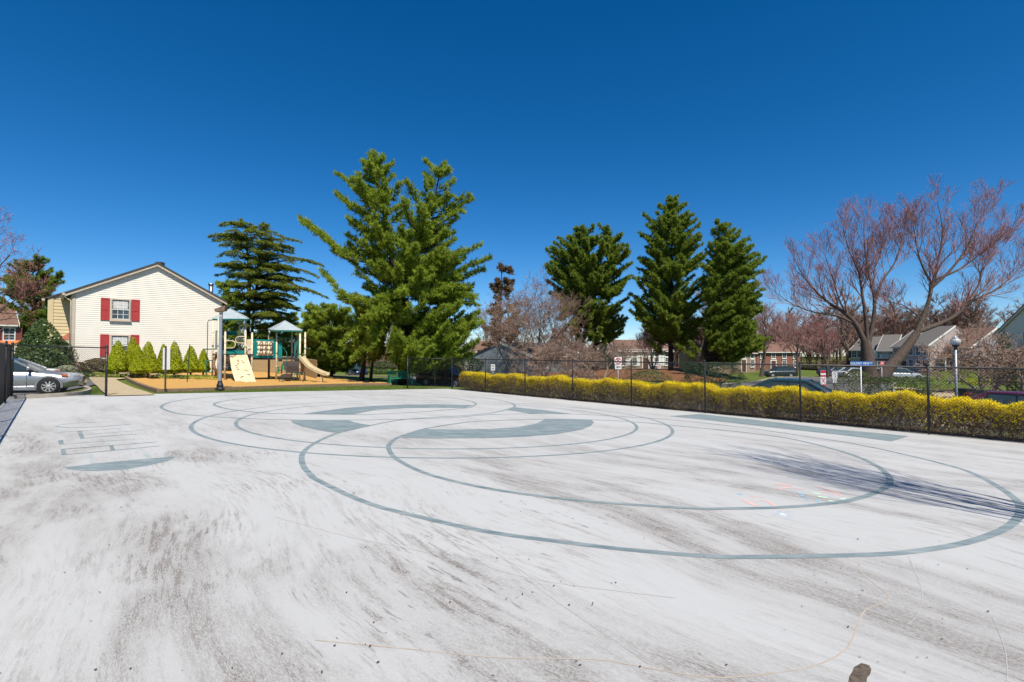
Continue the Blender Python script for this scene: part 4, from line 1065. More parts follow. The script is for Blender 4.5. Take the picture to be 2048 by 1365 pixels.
def post(u, y, vt, m=M_CREAM, r=0.058):
    a = PP(u, y, -0.1); b = PV(u, vt, y); b.x = a.x
    o = MB().tube([a, b], r, 12).build("post", m, PS, True)
    MB().lathe([(r * 1.02, 0), (r * 0.95, 0.03), (r * 0.5, 0.055), (0.004, 0.06)], 12, b).build("post_cap", m, o, True)
    for k, t in enumerate((0.3, 0.55, 0.78)):
        q = a.lerp(b, t); MB().tube([q, q + Vector((0, 0, 0.06))], r + 0.009, 12).build("clamp", M_TEALD if k % 2 else m, o)
    return a, b
Y1, Y1b, Y2, Y2b = 32.4, 34.0, 34.2, 35.9
post(425.5, Y1b, 640); post(436.5, Y1, 637); post(490.8, Y1 + 0.2, 638); post(479, Y1b + 0.1, 641)
post(450.2, Y1 - 0.55, 665); post(504, Y1 + 0.2, 667)
post(553.2, Y2, 661); post(600, Y2 - 0.2, 663); post(538.2, Y2b, 664); post(584, Y2b - 0.2, 665, M_CREAM)
post(610.2, Y2 + 0.6, 666); post(595.3, Y2b + 0.3, 668)
def hip_roof(corners, apex, nseam=4):
    C = [Vector(c) for c in corners]; A = Vector(apex); cen = sum(C, Vector()) / 4
    root = MB()
    low = [c - Vector((0, 0, 0.10)) for c in C]
    root.add(C + low, [(i, (i + 1) % 4, 4 + (i + 1) % 4, 4 + i) for i in range(4)] + [(7, 6, 5, 4)])
    ro = root.build("roof", M_TEALD, PS)
    for i in range(4):
        a, b = C[i], C[(i + 1) % 4]
        up = Vector((0, 0, 0.004))
        for k in range(nseam):
            p0, p1 = a.lerp(b, k / nseam), a.lerp(b, (k + 1) / nseam)
            def ap(t):     # top of a panel: seams run up the slope and meet the hips
                mid = abs(t - 0.5) * 2
                return A.lerp(a if t < 0.5 else b, mid)
            q0, q1 = ap(k / nseam), ap((k + 1) / nseam)
            P = [p0 + up, p1 + up, q1 + up, q0 + up]
            P2 = []
            for q in P:
                if not any((q - w).length < 1e-4 for w in P2): P2.append(q)
            MB().add(P2, [tuple(range(len(P2)))]).build("roof_panel", M_ROOFM, ro)
            if k: MB().bar(p0 + up, q0 + up, 0.03, 0.045).build("seam", M_ROOFM, ro)
        MB().bar(a + up, A + up, 0.05, 0.05).build("hip", M_ROOFM, ro)
hip_roof([PV(424, 638, Y1 - 0.0), PV(497, 638, Y1 - 0.25), PV(492.5, 634.5, Y1b + 0.5), PV(430.5, 635.2, Y1b + 0.5)], PV(459.5, 618, Y1 + 0.85))
hip_roof([PV(546, 660.5, Y2 - 0.5), PV(605, 661.5, Y2 - 0.3), PV(597, 657.5, Y2b + 0.4), PV(536, 659.0, Y2b - 0.2)], PV(569.5, 642, Y2 + 0.75))
def slab(name, pts, th, m, parent=PS):
    return MB().prism([Vector(p) for p in pts], (0, 0, 0), (0, 0, -th)).build(name, m, parent)
def panel(name, a, b, h, th, m, parent=PS, bevel=0.02):
    """upright board from a to b (bottom corners), height h"""
    a, b = Vector(a), Vector(b); d = (b - a); d.z = 0; s = Vector((-d.y, d.x, 0)).normalized() * th / 2
    return MB().prism([a - s, b - s, b - s + Vector((0, 0, h)), a - s + Vector((0, 0, h))], (0, 0, 0), s * 2).build(name, m, parent, bevel=bevel)
# decks
slab("deck", [PV(436, 709.5, Y1 - 0.02), PV(506, 708.5, Y1 + 0.1), PV(492, 707.0, Y1b), PV(425, 707.5, Y1b)], 0.1, M_DECK)
panel("deck_skirt", PV(445.5, 708.5, Y1 - 0.12), PV(488, 708.5, Y1 - 0.02), 0.22, 0.04, M_TEAL)
slab("deck", [PV(552, 717, Y2), PV(600, 717, Y2 - 0.2), PV(590, 715, Y2b), PV(538, 715, Y2b)], 0.09, M_DECK)
slab("deck", [PV(503, 717, Y1 + 0.4), PV(553, 717.4, Y2), PV(539, 716, Y2b), PV(492, 713, Y1b + 0.1)], 0.09, M_DECK)
# climbing wall: curved slab out of the first deck
cw = MB(); pr = []
for i in range(11):
    t = i / 10
    u0 = 459.5 + 13.8 * t ** 1.0; u1 = 494 + 20.5 * t; v = 709.5 + (768.5 - 709.5) * t; yy = Y1 - 0.15 - 1.5 * math.sin(t * math.pi / 2) * (0.4 + 0.6 * t) + (0.12 * math.sin(t * 3.1))
    v0 = v + 1.2 * (1 - t)
    pr.append((PV(u0 - 2.5 * math.sin(t * 3.14), v0, yy), PV(u1, v, yy + 0.12)))
nw = 7; rs = random.Random(4)
for i, (a, b) in enumerate(pr):
    for k in range(nw):
        q = a.lerp(b, k / (nw - 1)); bump_ = rs.uniform(-0.03, 0.03) if 0 < k < nw - 1 else 0
        cw.v.append(tuple(q + Vector((bump_ * 0.4, bump_, bump_ * 0.4))))
for i in range(len(pr) - 1):
    for k in range(nw - 1): cw.f.append((i * nw + k, (i + 1) * nw + k, (i + 1) * nw + k + 1, i * nw + k + 1))
cwo = cw.build("climbing_wall", M_ROCK, PS, False)
md = cwo.modifiers.new("thickness", 'SOLIDIFY'); md.thickness = 0.12
for i in range(16):
    r_ = rs.uniform(0.06, 0.94) * 9.99; k = int(r_); a, b = pr[k]; a2, b2 = pr[k + 1]
    f = rs.uniform(0.15, 0.85); q = a.lerp(b, f).lerp(a2.lerp(b2, f), r_ - k)
    MB().box(q + Vector((0, -0.03, 0.02)), (rs.uniform(0.10, 0.18), 0.05, 0.045), rz=rs.uniform(-0.4, 0.4)).build("hand_hold", M_ROCK, cwo, bevel=0.02)
# loops at the climber entry
def loop(u0, u1, v0, v1, y, r=0.026, m=M_CREAM, name="safety_loop"):
    a, b = PV(u0, v0, y), PV(u0, v1, y); c = PV(u1, (v0 + v1) / 2, y); rad = abs(a.z - b.z) / 2; sg = 1 if u1 > u0 else -1
    P = [a]; cx = c.x - sg * rad
    for i in range(9):
        t = math.pi / 2 - math.pi * i / 8; P.append(Vector((cx + sg * rad * math.cos(t), a.y, c.z + rad * math.sin(t))))
    P.append(b); MB().tube(P, r, 8).build(name, m, PS, True)
loop(450, 470.8, 682, 696.5, Y1 - 0.5); loop(491, 471, 673.5, 686.5, Y1 + 0.2); loop(504, 493, 683.5, 697, Y1 + 0.15)
# teal walls of the first tower
panel("side_panel", PV(430.8, 698.5, Y1b - 0.1), PV(434.8, 699.5, Y1 + 0.15), 1.25, 0.03, M_TEAL)
panel("back_panel", PV(441, 707, Y1b), PV(474, 707, Y1b + 0.1), 0.35, 0.03, M_TEAL)
panel("back_panel", PV(441, 671, Y1b), PV(474, 671, Y1b + 0.1), 0.28, 0.03, M_TEAL)
panel("barrier", PV(493.5, 709, Y1 + 0.5), PV(503.3, 709, Y1 + 0.45), 0.98, 0.03, M_CREAM)
# tic tac toe panel between the towers
ta, tb = PV(507.5, 716, Y1 + 0.35), PV(550, 716.3, Y2 - 0.05); th_ = PV(507.5, 678.5, Y1 + 0.35).z - ta.z
d_ = (tb - ta).normalized(); wth = (tb - ta).length; sN = Vector((d_.y, -d_.x, 0))
fr = MB(); wz = 0.24
rot = Matrix((d_, -sN, Vector((0, 0, 1)))).transposed()
for cx, cz, sx_, sz_ in ((wz / 2, th_ / 2, wz, th_), (wth - wz / 2, th_ / 2, wz, th_), (wth / 2, 0.08, wth - 2 * wz, 0.16), (wth / 2, th_ - 0.06, wth - 2 * wz, 0.12)):
    fr.box(ta + d_ * cx + Vector((0, 0, cz)), (sx_, 0.05, sz_), rot=rot)
tt = fr.build("game_panel", M_TEAL, PS)
iw = wth - 2 * wz; ih = th_ - 0.28
for cz in (0.16 + 0.04, th_ - 0.12 - 0.04): MB().box(ta + d_ * wth / 2 + sN * 0.03 + Vector((0, 0, cz)), (iw + 0.14, 0.07, 0.08), rot=rot).build("spindle_rail", M_CREAM, tt)
marks = ["O", "C", "O", "L", "K", "X", "O", "K", "O"]
M_MARK = mat("brown_moulded_letters", (0.13, 0.055, 0.03), 0.5, 0.1)
az = math.atan2(d_.y, d_.x)
for c in range(3):
    for r_ in range(3):
        ce = ta + d_ * (wz + iw * (c + 0.5) / 3) + Vector((0, 0, 0.2 + (ih - 0.08) * (2 - r_ + 0.5) / 3))
        hh = ih / 3 * 0.46
        cy = MB().tube([ce - Vector((0, 0, hh * 0.93)), ce + Vector((0, 0, hh * 0.93))], iw / 6 * 0.93, 12).build("spinner", M_CREAM, tt, True)
        lettering("moulded_letter", marks[r_ * 3 + c], 0.40, M_MARK, cy, ce + sN * (iw / 6 * 0.95), (R(90), 0, az), 0.003)
# second tower: climber panels, overhead ladder and coated steps
panel("side_panel", PV(556.8, 723, Y2 + 0.05), PV(564.5, 723.5, Y2 + 0.2), 1.32, 0.04, M_TEAL)
panel("side_panel", PV(588.5, 722, Y2 + 0.25), PV(597.5, 723, Y2 - 0.1), 1.35, 0.04, M_TEAL)
for k in range(3): MB().bar(PV(590.5 + k * 2, 716 - 3 * k, Y2 - 0.06), PV(593.5 + k, 700 - 8 * k, Y2 - 0.06), 0.03, 0.06).build("grip_slot", M_DECK, PS)
for yy in (Y2 - 0.1, Y2b - 0.3): MB().tube([PV(541 if yy > Y2 else 555, 676, yy), PV(612, 676.5, yy + 0.2)], 0.024, 8).build("overhead_rail", M_TEALD, PS, True)
for k in range(5):
    u = 551 + k * 6.2
    MB().tube([PV(u - 6 + k * 2, 684.5, Y2 + 0.1), PV(u - 2 + k * 2.0, 676.5, Y2 + 0.5), PV(u + 3 + k * 2, 676.5, Y2 + 0.9), PV(u + 9 + k, 686.5, Y2 + 1.2)], 0.019, 6).build("overhead_rung", mat("mint_tube", (0.12, 0.36, 0.28), 0.4), PS, True)
MB().tube([PV(565, 694, Y2 - 0.2), PV(573.5, 705, Y2 - 0.5), PV(574, 750, Y2 - 0.6)], 0.022, 8).build("handrail", M_TEALD, PS, True)
for i in range(3):
    v0 = 722.5 + i * 7.5; yy = Y2 - 0.15 - i * 0.28
    slab("step", [PV(566 + i * 3, v0 + 7.0, yy - 0.3), PV(598.5, v0 + 7.2, yy - 0.3), PV(597, v0, yy), PV(566 + i * 2, v0, yy)], 0.04, M_DECK)
panel("step_riser", PV(574, 744.5, Y2 - 0.95), PV(598, 744.8, Y2 - 0.95), 0.42, 0.03, M_DECK)
slab("low_platform", [PV(557, 755, Y2 - 1.6), PV(581, 754, Y2 - 1.7), PV(583, 748, Y2 - 1.0), PV(565, 748.5, Y2 - 0.9)], 0.07, M_DECK)
for u, yy, vt in ((559, Y2 - 1.5, 755), (566, Y2 - 1.6, 755), (589, Y2 - 1.4, 745), (607, Y2 - 1.3, 745)):
    MB().tube([PP(u, yy, -0.05), PV(u, vt, yy)], 0.024, 8).build("leg", M_TEALD, PS, True)
MB().bar(PV(575, 745, Y2 - 1.1), PV(611, 745.5, Y2 - 0.4), 0.05, 0.08).build("step_rail", M_DECK, PS)
# slide
sl = MB(); rows = []
prof = [(601, 715, Y2 - 0.1), (607, 722.5, Y2 - 0.15), (614, 731, Y2 - 0.2), (622, 737.5, Y2 - 0.25), (632, 743, Y2 - 0.3), (642, 747.5, Y2 - 0.35), (650, 750.5, Y2 - 0.38), (655.5, 751.5, Y2 - 0.4)]
for i, (u, v, yy) in enumerate(prof):
    c = PV(u, v, yy); t = (PV(*[prof[min(i + 1, 7)][k] for k in (0, 1, 2)]) - PV(*[prof[max(i - 1, 0)][k] for k in (0, 1, 2)])).normalized()
    s = Vector((0.10, 0.99, 0)).normalized(); nrm = t.cross(s); nrm = nrm if nrm.z > 0 else -nrm
    for w_, h_ in ((-0.30, 0.0), (-0.32, 0.17), (-0.25, 0.2), (-0.22, 0.06), (0, 0.02), (0.22, 0.06), (0.25, 0.2), (0.32, 0.17), (0.30, 0.0), (0, -0.07)):
        sl.v.append(tuple(c + s * w_ + nrm * h_))
nr = 10
for i in range(7):
    for k in range(nr): sl.f.append((i * nr + k, i * nr + (k + 1) % nr, (i + 1) * nr + (k + 1) % nr, (i + 1) * nr + k))
sl.f += [tuple(range(nr)), tuple(reversed(range(7 * nr, 8 * nr)))]
so = sl.build("slide", M_SLIDE, PS)
for dx in (-0.18, 0.18): MB().tube([PP(644 + dx * 10, Y2 - 0.35 + dx, -0.05), PV(644 + dx * 10, 749, Y2 - 0.35 + dx)], 0.035, 8).build("slide_leg", M_SLIDE, so)
# loop ladder on the left of the first tower
MB().tube([PP(414.5, Y1 + 0.5, -0.05), PV(414.8, 645, Y1 + 0.5), PV(416.5, 641, Y1 + 0.5), PV(433, 640.5, Y1 + 0.5), PV(435, 643, Y1 + 0.5), PV(435, 661, Y1 + 0.5)], 0.024, 8).build("ladder_loop", M_TEALD, PS, True)
for v in (699, 722, 745): MB().tube([PV(407, v, Y1 + 0.3), PV(428 if v > 710 else 440, v - 0.5, Y1 + 0.6)], 0.03, 8).build("ladder_rung", M_TEALD, PS, True)
MB().tube([PP(412.5, Y1 + 0.3, -0.05), PV(412.5, 722, Y1 + 0.3)], 0.022, 8).build("ladder_leg", M_TEALD, PS, True)
# brown spiral climber under the first deck
sc = MB(); sc.tube([PP(430.5 + 3 * math.sin(i * 0.9), Y1 + 0.5 + 0.2 * math.cos(i * 0.9), i * 0.19) for i in range(10)], 0.09, 8)
sc.build("curved_climber", mat("brown_plastic_climber", (0.20, 0.10, 0.06), 0.5, 0.15), PS, True)
panel("deck_support", PV(536.5, 756, Y2b - 0.2), PV(540, 756, Y2b - 0.2), 1.6, 0.1, M_DECK)

# ------------------------------------------------------------------ stockade fence behind the playground
M_PICKET = mat("pale_pine_boards", (0.42, 0.30, 0.16), 0.8, 0.2, 5.0, stretch=(3, 3, 0.5))
def wood_fence(label, u0, y0, u1, y1, h, n):
    a, b = AT(u0, y0), AT(u1, y1); F = empty("stockade_fence", a, 0, label, "fence", "pale stockade fence panels behind the playground")
    d = (b - a); ln = d.xy.length; dx = Vector((d.x, d.y, 0)).normalized(); rz = math.atan2(dx.y, dx.x); bw = ln / n
    me = MB().add([(-bw * .45, -.012, 0), (bw * .45, -.012, 0), (bw * .45, -.012, h - .05), (bw * .25, -.012, h), (-bw * .25, -.012, h), (-bw * .45, -.012, h - .05),
                   (-bw * .45, .012, 0), (bw * .45, .012, 0), (bw * .45, .012, h - .05), (bw * .25, .012, h), (-bw * .25, .012, h), (-bw * .45, .012, h - .05)],
                  [(5, 4, 3, 2, 1, 0), (6, 7, 8, 9, 10, 11)] + [(i, (i + 1) % 6, 6 + (i + 1) % 6, 6 + i) for i in range(6)]).mesh("board")
    for i in range(n):
        q = d * ((i + .5) / n)
        obj("board", me, M_PICKET, F, (q.x, q.y, q.z + rng.uniform(-.02, .02)), rz + rng.uniform(-.02, .02))
    for z in (0.35, h - 0.35): MB().bar(Vector((0, 0.05, z)), d + Vector((0, 0.05, z)), 0.04, 0.09).build("rail", M_PICKET, F)
    return F
wood_fence("pale stockade fence panel running behind the tic tac toe panel", 503, 43, 593, 44.5, 1.55, 26)
wood_fence("pale stockade fence panel coming forward beside the tan slide", 594, 44.5, 634, 38.5, 1.5, 24)

# ------------------------------------------------------------------ cars
M_TYRE = mat("tyre_rubber", (0.018, 0.018, 0.018), 0.8, 0.2, 12.0)
M_RIM = mat("alloy_rim", (0.55, 0.56, 0.58), 0.4, 0.1, 8.0, metallic=0.25)
M_BLACKP = mat("black_plastic", (0.02, 0.02, 0.022), 0.55, 0.1, 8.0)
M_CARGLASS = glass_mat("car_glass", (0.018, 0.03, 0.033))
M_CLEAR = mat("headlamp_lens", (0.55, 0.57, 0.6), 0.1, 0.2, 20.0, spec=0.8)
M_TAIL = mat("red_tail_lens", (0.35, 0.01, 0.01), 0.15, 0.1, 10.0, spec=0.7)
M_AMBER = mat("amber_lens", (0.5, 0.13, 0.04), 0.15, 0.1, 10.0, spec=0.7)
SEDAN = dict(L=4.85, W=1.82, wb=2.75, fo=0.95, wr=0.325, belt=0.92,
             top=[(0.0, .60), (.10, .70), (.45, .78), (1.0, .86), (1.48, .94), (2.2, .96), (3.4, .98), (4.1, 1.02), (4.6, 1.0), (4.8, .93), (4.85, .7)],
             cab=[(1.30, .92), (2.15, 1.43), (3.35, 1.45), (4.22, 1.0)], pil=[2.72])
SUV = dict(L=4.7, W=1.86, wb=2.7, fo=0.9, wr=0.36, belt=1.02,
           top=[(0.0, .72), (.10, .88), (.4, .96), (1.0, 1.03), (1.35, 1.08), (2.2, 1.08), (3.4, 1.1), (4.3, 1.12), (4.6, 1.1), (4.68, .95), (4.7, .75)],
           cab=[(1.18, 1.05), (1.85, 1.66), (3.95, 1.70), (4.6, 1.1)], pil=[2.55, 3.55])
HATCH = dict(L=4.2, W=1.76, wb=2.5, fo=0.85, wr=0.32, belt=0.93,
             top=[(0.0, .62), (.10, .74), (.4, .82), (.9, .90), (1.15, .95), (2.0, .96), (3.2, 1.0), (3.9, 1.04), (4.15, 1.0), (4.18, .9), (4.2, .7)],
             cab=[(.95, .93), (1.85, 1.5), (3.3, 1.52), (4.05, 1.02)], pil=[2.45, 3.3])
def lerp_prof(P, x):
    for i in range(len(P) - 1):
        if P[i][0] <= x <= P[i + 1][0]:
            t = (x - P[i][0]) / max(1e-6, P[i + 1][0] - P[i][0]); return P[i][1] + (P[i + 1][1] - P[i][1]) * t
    return P[-1][1]
def car(name, label, cat, K, paint, loc, heading, group="parked cars", spokes=10):
    """nose towards local +X; origin on the ground at the middle"""
    C = empty(name, loc, heading, label, cat, group); L, W = K['L'], K['W']; hx = L / 2
    xs = sorted(set([x for x, _ in K['top']] + [K['fo'] + K['wb'] * k / 6 for k in range(7)] + [0.25, 0.7, L - 0.5, L - 0.2]))
    B = MB(); ring = 13
    for x in xs:
        zt = lerp_prof(K['top'], x); ef = min(1, x / 0.55); er = min(1, (L - x) / 0.45)
        w = W / 2 * (0.80 + 0.20 * math.sqrt(max(0, 1 - (1 - ef) ** 2))) * (0.86 + 0.14 * math.sqrt(max(0, 1 - (1 - er) ** 2)))
        zb = 0.22 + 0.10 * (1 - min(ef, er))
        h = [(0, zb), (w * .82, zb), (w * .95, zb + .08), (w * 0.99, zb + .22), (w, zt - .30 if zt > .75 else (zb + zt) / 2), (w * .965, zt - .10), (w * .85, zt - .01), (w * .5, zt + .02), (0, zt + .03)]
        pts = [(y, z) for y, z in h]; full = pts + [(-y, z) for y, z in reversed(pts[1:-1])]
        ring = len(full)
        for y, z in full: B.v.append((hx - x, y, z))
    n = len(xs)
    for i in range(n - 1):
        for k in range(ring): B.f.append((i * ring + k, (i + 1) * ring + k, (i + 1) * ring + (k + 1) % ring, i * ring + (k + 1) % ring))
    B.f += [tuple(range(ring)), tuple(reversed(range((n - 1) * ring, n * ring)))]
    body = B.build("body", paint, C, True)
    c = K['cab']; wl_, wr_ = W / 2 * .93, W / 2 * .70
    def side(i, f, s):
        x, z = c[i]; base = i in (0, 3); return Vector((hx - x, s * (wl_ if base else wr_), z))
    bl = [Vector((hx - (c[0][0] + .0), 0, 0))]
    # glass: side windows, windscreen, rear screen
    for s in (-1, 1):
        pg = [side(0, 0, s), side(1, 0, s), side(2, 0, s), side(3, 0, s)]
        MB().prism(pg, (0, 0, 0), (0, -s * .02, 0)).build("side_glass", M_CARGLASS, C)
    MB().add([side(0, 0, -1), side(0, 0, 1), side(1, 0, 1), side(1, 0, -1)] + [Vector((hx - c[0][0] + .06, 0, c[0][1] + .01)), Vector((hx - c[1][0] + .05, 0, c[1][1] + .015))], [(0, 4, 5, 3), (4, 1, 2, 5)]).build("windscreen", M_CARGLASS, C)
    MB().add([side(3, 0, -1), side(3, 0, 1), side(2, 0, 1), side(2, 0, -1)] + [Vector((hx - c[3][0] - .05, 0, c[3][1] + .01)), Vector((hx - c[2][0] - .04, 0, c[2][1] + .015))], [(3, 5, 4, 0), (5, 2, 1, 4)]).build("rear_screen", M_CARGLASS, C)
    # roof and pillars
    rf = MB(); m_ = 6
    for i in range(m_ + 1):
        t = i / m_; x = c[1][0] - .06 + (c[2][0] - c[1][0] + .12) * t; z = c[1][1] + (c[2][1] - c[1][1]) * t + .035 * math.sin(math.pi * t)
        for y, dz in ((-wr_ - .02, -.035), (-wr_ * .9, .015), (-wr_ * .45, .035), (0, .04), (wr_ * .45, .035), (wr_ * .9, .015), (wr_ + .02, -.035)): rf.v.append((hx - x, y, z + dz))
    for i in range(m_):
        for k in range(6): rf.f.append((i * 7 + k, (i + 1) * 7 + k, (i + 1) * 7 + k + 1, i * 7 + k + 1))
    rf.build("roof", paint, C, True)
    for s in (-1, 1):
        o_ = Vector((0, s * .012, 0)); pl = MB()
        pl.bar(side(0, 0, s) + o_, side(1, 0, s) + o_, .05, .07); pl.bar(side(2, 0, s) + o_, side(3, 0, s) + o_, .06, .14); pl.bar(side(1, 0, s) + o_, side(2, 0, s) + o_, .05, .05)
        pl.build("pillar", paint, C)
        for px in K['pil']:
            t = (px - c[1][0]) / (c[2][0] - c[1][0]); tp = side(1, 0, s).lerp(side(2, 0, s), min(1, max(0, t))); bt = Vector((hx - px - .03, s * wl_, K['belt'] + .04))
            MB().bar(bt + o_, tp + o_, .03, .07).build("door_pillar", M_BLACKP, C)
        MB().box((hx - c[0][0] - .22, s * (W / 2 + .07), c[0][1] + .10), (.10, .17, .13)).build("mirror", paint, C, bevel=.03)
        for px in (K['pil'][0] + .12, K['pil'][0] + 1.02):
            MB().box((hx - px, s * (W / 2 - .005), K['belt'] - .10), (.18, .03, .03)).build("door_handle", paint, C, bevel=.008)
        for px in (c[0][0] + .28, K['pil'][0], min(c[3][0] - .3, K['pil'][0] + 1.08)):
            MB().box((hx - px, s * (W / 2 - .008), .62), (.012, .022, .58)).build("door_gap", M_BLACKP, C)
        MB().box((0, s * (W / 2 - .04), .27), (L * .5, .08, .1)).build("sill", paint if K is SEDAN else M_BLACKP, C)
        MB().add([(hx - .12, s * (W * .34), .60), (hx - .36, s * (W * .47), .64), (hx - .62, s * (W * .488), .78), (hx - .38, s * (W * .44), .79), (hx - .16, s * (W * .33), .71)], [(0, 1, 2, 3, 4)] if s < 0 else [(4, 3, 2, 1, 0)]).build("headlight", M_CLEAR, C, loc=(.035, s * .022, .012))
        MB().add([(hx - .42, s * (W * .478), .66), (hx - .64, s * (W * .490), .70), (hx - .62, s * (W * .489), .78), (hx - .44, s * (W * .470), .76)], [(0, 1, 2, 3)] if s < 0 else [(3, 2, 1, 0)]).build("turn_signal", M_AMBER, C, loc=(.03, s * .032, .012))
        zt = lerp_prof(K['top'], L - .25)
        MB().box((-hx + .10, s * W * .40, zt - .16), (.16, W * .17, .2 if K is not SUV else .34)).build("tail_light", M_TAIL, C, bevel=.02)
    MB().box((hx - .03, 0, .58), (.06, W * .5, .14)).build("grille", M_BLACKP, C, bevel=.02)
    MB().box((hx - .05, 0, .33), (.1, W * .66, .12)).build("air_intake", M_BLACKP, C, bevel=.02)
    MB().box((-hx + .03, 0, .42), (.1, W * .78, .16)).build("rear_bumper", paint, C, bevel=.03)
    MB().box((-hx - .012, 0, .66), (.02, .32, .16)).build("licence_plate", M_SIGNW, C)
    wr = K['wr']
    tyre = MB().lathe([(wr * .66, -.105), (wr * .93, -.11), (wr, -.07), (wr, .07), (wr * .93, .11), (wr * .66, .105)], 28, cap=False).mesh("tyre", True)
    sp = MB(); sp.lathe([(wr * .68, .06), (wr * .68, .085), (wr * .61, .09), (wr * .60, .055)], 28, cap=False); sp.lathe([(.055, .07), (.055, .1), (.03, .11)], 12)
    for k in range(spokes):
        a = 2 * math.pi * k / spokes; sp.bar((.04 * math.cos(a), .04 * math.sin(a), .085), (wr * .63 * math.cos(a), wr * .63 * math.sin(a), .078), wr * .12, .025)
    spm = sp.mesh("rim"); disc = MB().lathe([(wr * .66, .02), (wr * .66, .045), (.01, .05)], 20).mesh("brake_disc")
    arch = MB(); na = 16
    for i in range(na + 1):
        a = math.pi * (-.06 + 1.12 * i / na)
        for rr, dz in ((wr + .02, .0), (wr + .085, .0), (wr + .085, .03), (wr + .02, .03)): arch.v.append((rr * math.cos(a), rr * math.sin(a), dz))
    for i in range(na):
        for k in range(4): arch.f.append((i * 4 + k, i * 4 + (k + 1) % 4, (i + 1) * 4 + (k + 1) % 4, (i + 1) * 4 + k))
    archm = arch.mesh("wheel_arch"); well = MB().lathe([(wr + .05, -.02), (wr + .05, .012), (.01, .013)], 24).mesh("wheel_well")
    for x in (hx - K['fo'], hx - K['fo'] - K['wb']):
        for s in (-1, 1):
            w_ = bpy.data.objects.new("wheel", tyre); tyre.materials.append(M_TYRE) if not tyre.materials else None
            col.objects.link(w_); w_.parent = C; w_.location = (x, s * (W / 2 - .062), wr); w_.rotation_euler = (R(90) * (-s), 0, 0)
            obj("rim", spm, M_RIM, w_); obj("brake_disc", disc, M_BLACKP, w_)
            a_ = obj("wheel_well", well, M_BLACKP, C, (x, s * (W / 2 - .012), wr)); a_.rotation_euler = (R(90), 0, 0) if s < 0 else (R(-90), 0, 0)
            b_ = obj("wheel_arch", archm, paint, C, (x, s * (W / 2 - .012) , wr)); b_.rotation_euler = (R(90), 0, 0)
            if s > 0: b_.location.y = W / 2 + .018
    return C
def paint(name, c, met=0.3): return mat(name, c, 0.3, 0.04, 3.0, metallic=met, spec=0.5, coat=0.8)
def car_at(name, label, cat, K, pm, u, y, head, **kw):
    p = AT(u, y); p.z += 0.02
    return car(name, label, cat, K, pm, p, R(head), **kw)
# silver sedan: nose at photo column 170
hd = R(34); nose = Vector((XU(170, 20.6), 20.6)); ctr = nose - Vector((math.cos(hd), math.sin(hd))) * 2.42
car("sedan", "silver sedan parked behind the chain link panel at the left", "car", SEDAN, paint("silver_paint", (0.42, 0.43, 0.46), 0.6), (ctr.x, ctr.y, TZ(ctr.x, ctr.y) - 0.08), hd, spokes=9)
tail = Vector((XU(120, 26.5), 26.5)); ctr = tail - Vector((math.cos(R(38)), math.sin(R(38)))) * 2.4
car("sedan", "white sedan parked behind the silver one at the left", "car", SEDAN, paint("white_paint", (0.75, 0.75, 0.75), 0.0), (ctr.x, ctr.y, ZV(721, 25) - 1.47), R(218))
car_at("suv", "dark blue suv parked behind the pair of pine trunks", "car", SUV, paint("navy_paint", (0.015, 0.025, 0.07), 0.3), 715, 70, -58)
car_at("hatchback", "black car with red tail lights seen past the green bench", "car", HATCH, paint("black_paint", (0.012, 0.012, 0.015), 0.2), 841, 64, 110)
car_at("suv", "black suv parked at the end of the yellow hedge behind the fence", "car", SUV, paint("jet_black_paint", (0.008, 0.008, 0.01), 0.2), 893, 39, -28)
car_at("suv", "dark green suv on the parking lane below the pines", "car", SUV, paint("dark_green_paint", (0.03, 0.045, 0.045), 0.4), 1559, 78, 176)
car_at("sedan", "teal car whose roof shows above the yellow hedge", "car", SEDAN, paint("teal_paint", (0.02, 0.10, 0.14), 0.5), 1600, 19.6, -38)
car_at("hatchback", "plum coloured car roof above the hedge at the right edge", "car", HATCH, paint("plum_paint", (0.16, 0.02, 0.07), 0.4), 2062, 19.8, -48)
car_at("sedan", "silver sedan parked by the path behind the green shrubs", "car", SEDAN, paint("pale_silver_paint", (0.5, 0.51, 0.52), 0.5), 1797, 58, -8)
car_at("sedan", "far white sedan just left of the street name pole", "car", SEDAN, paint("far_white_paint", (0.7, 0.7, 0.7), 0.0), 1707, 76, 8)
car_at("sedan", "far dark blue sedan behind the speed limit sign", "car", SEDAN, paint("far_navy_paint", (0.03, 0.05, 0.12), 0.3), 1658, 84, 30)
car_at("hatchback", "far pale hatchback right of the red notice sign", "car", HATCH, paint("far_silver_paint", (0.55, 0.56, 0.58), 0.3), 1682, 80, 40)

# ------------------------------------------------------------------ vegetation generators
M_BARK = mat("grey_brown_bark", (0.15, 0.115, 0.095), 0.95, 0.0, 5.0, color2=(0.045, 0.034, 0.03), bump=1.0, bscale=16, spec=0.1, stretch=(3, 3, 0.7))
M_BARK_PALE = mat("pale_tan_bark", (0.40, 0.32, 0.24), 0.9, 0.2, 9.0, bump=0.4, bscale=22, spec=0.1)
M_BARK_DARK = mat("dark_pine_bark", (0.055, 0.038, 0.03), 0.95, 0.25, 9.0, bump=0.8, bscale=18, spec=0.1)
M_RTWIG = mat("reddish_twigs", (0.36, 0.20, 0.185), 0.85, 0.15, 3.0, spec=0.1)
M_BTWIG = mat("tan_brown_twigs", (0.36, 0.25, 0.195), 0.85, 0.2, 3.0, spec=0.1)
M_BUD = leaf_mat("red_maple_flowers", (0.36, 0.10, 0.095), (0.60, 0.25, 0.23), 0.4)
M_BUDB = leaf_mat("pinkish_buds", (0.32, 0.17, 0.13), (0.50, 0.31, 0.24), 0.35)
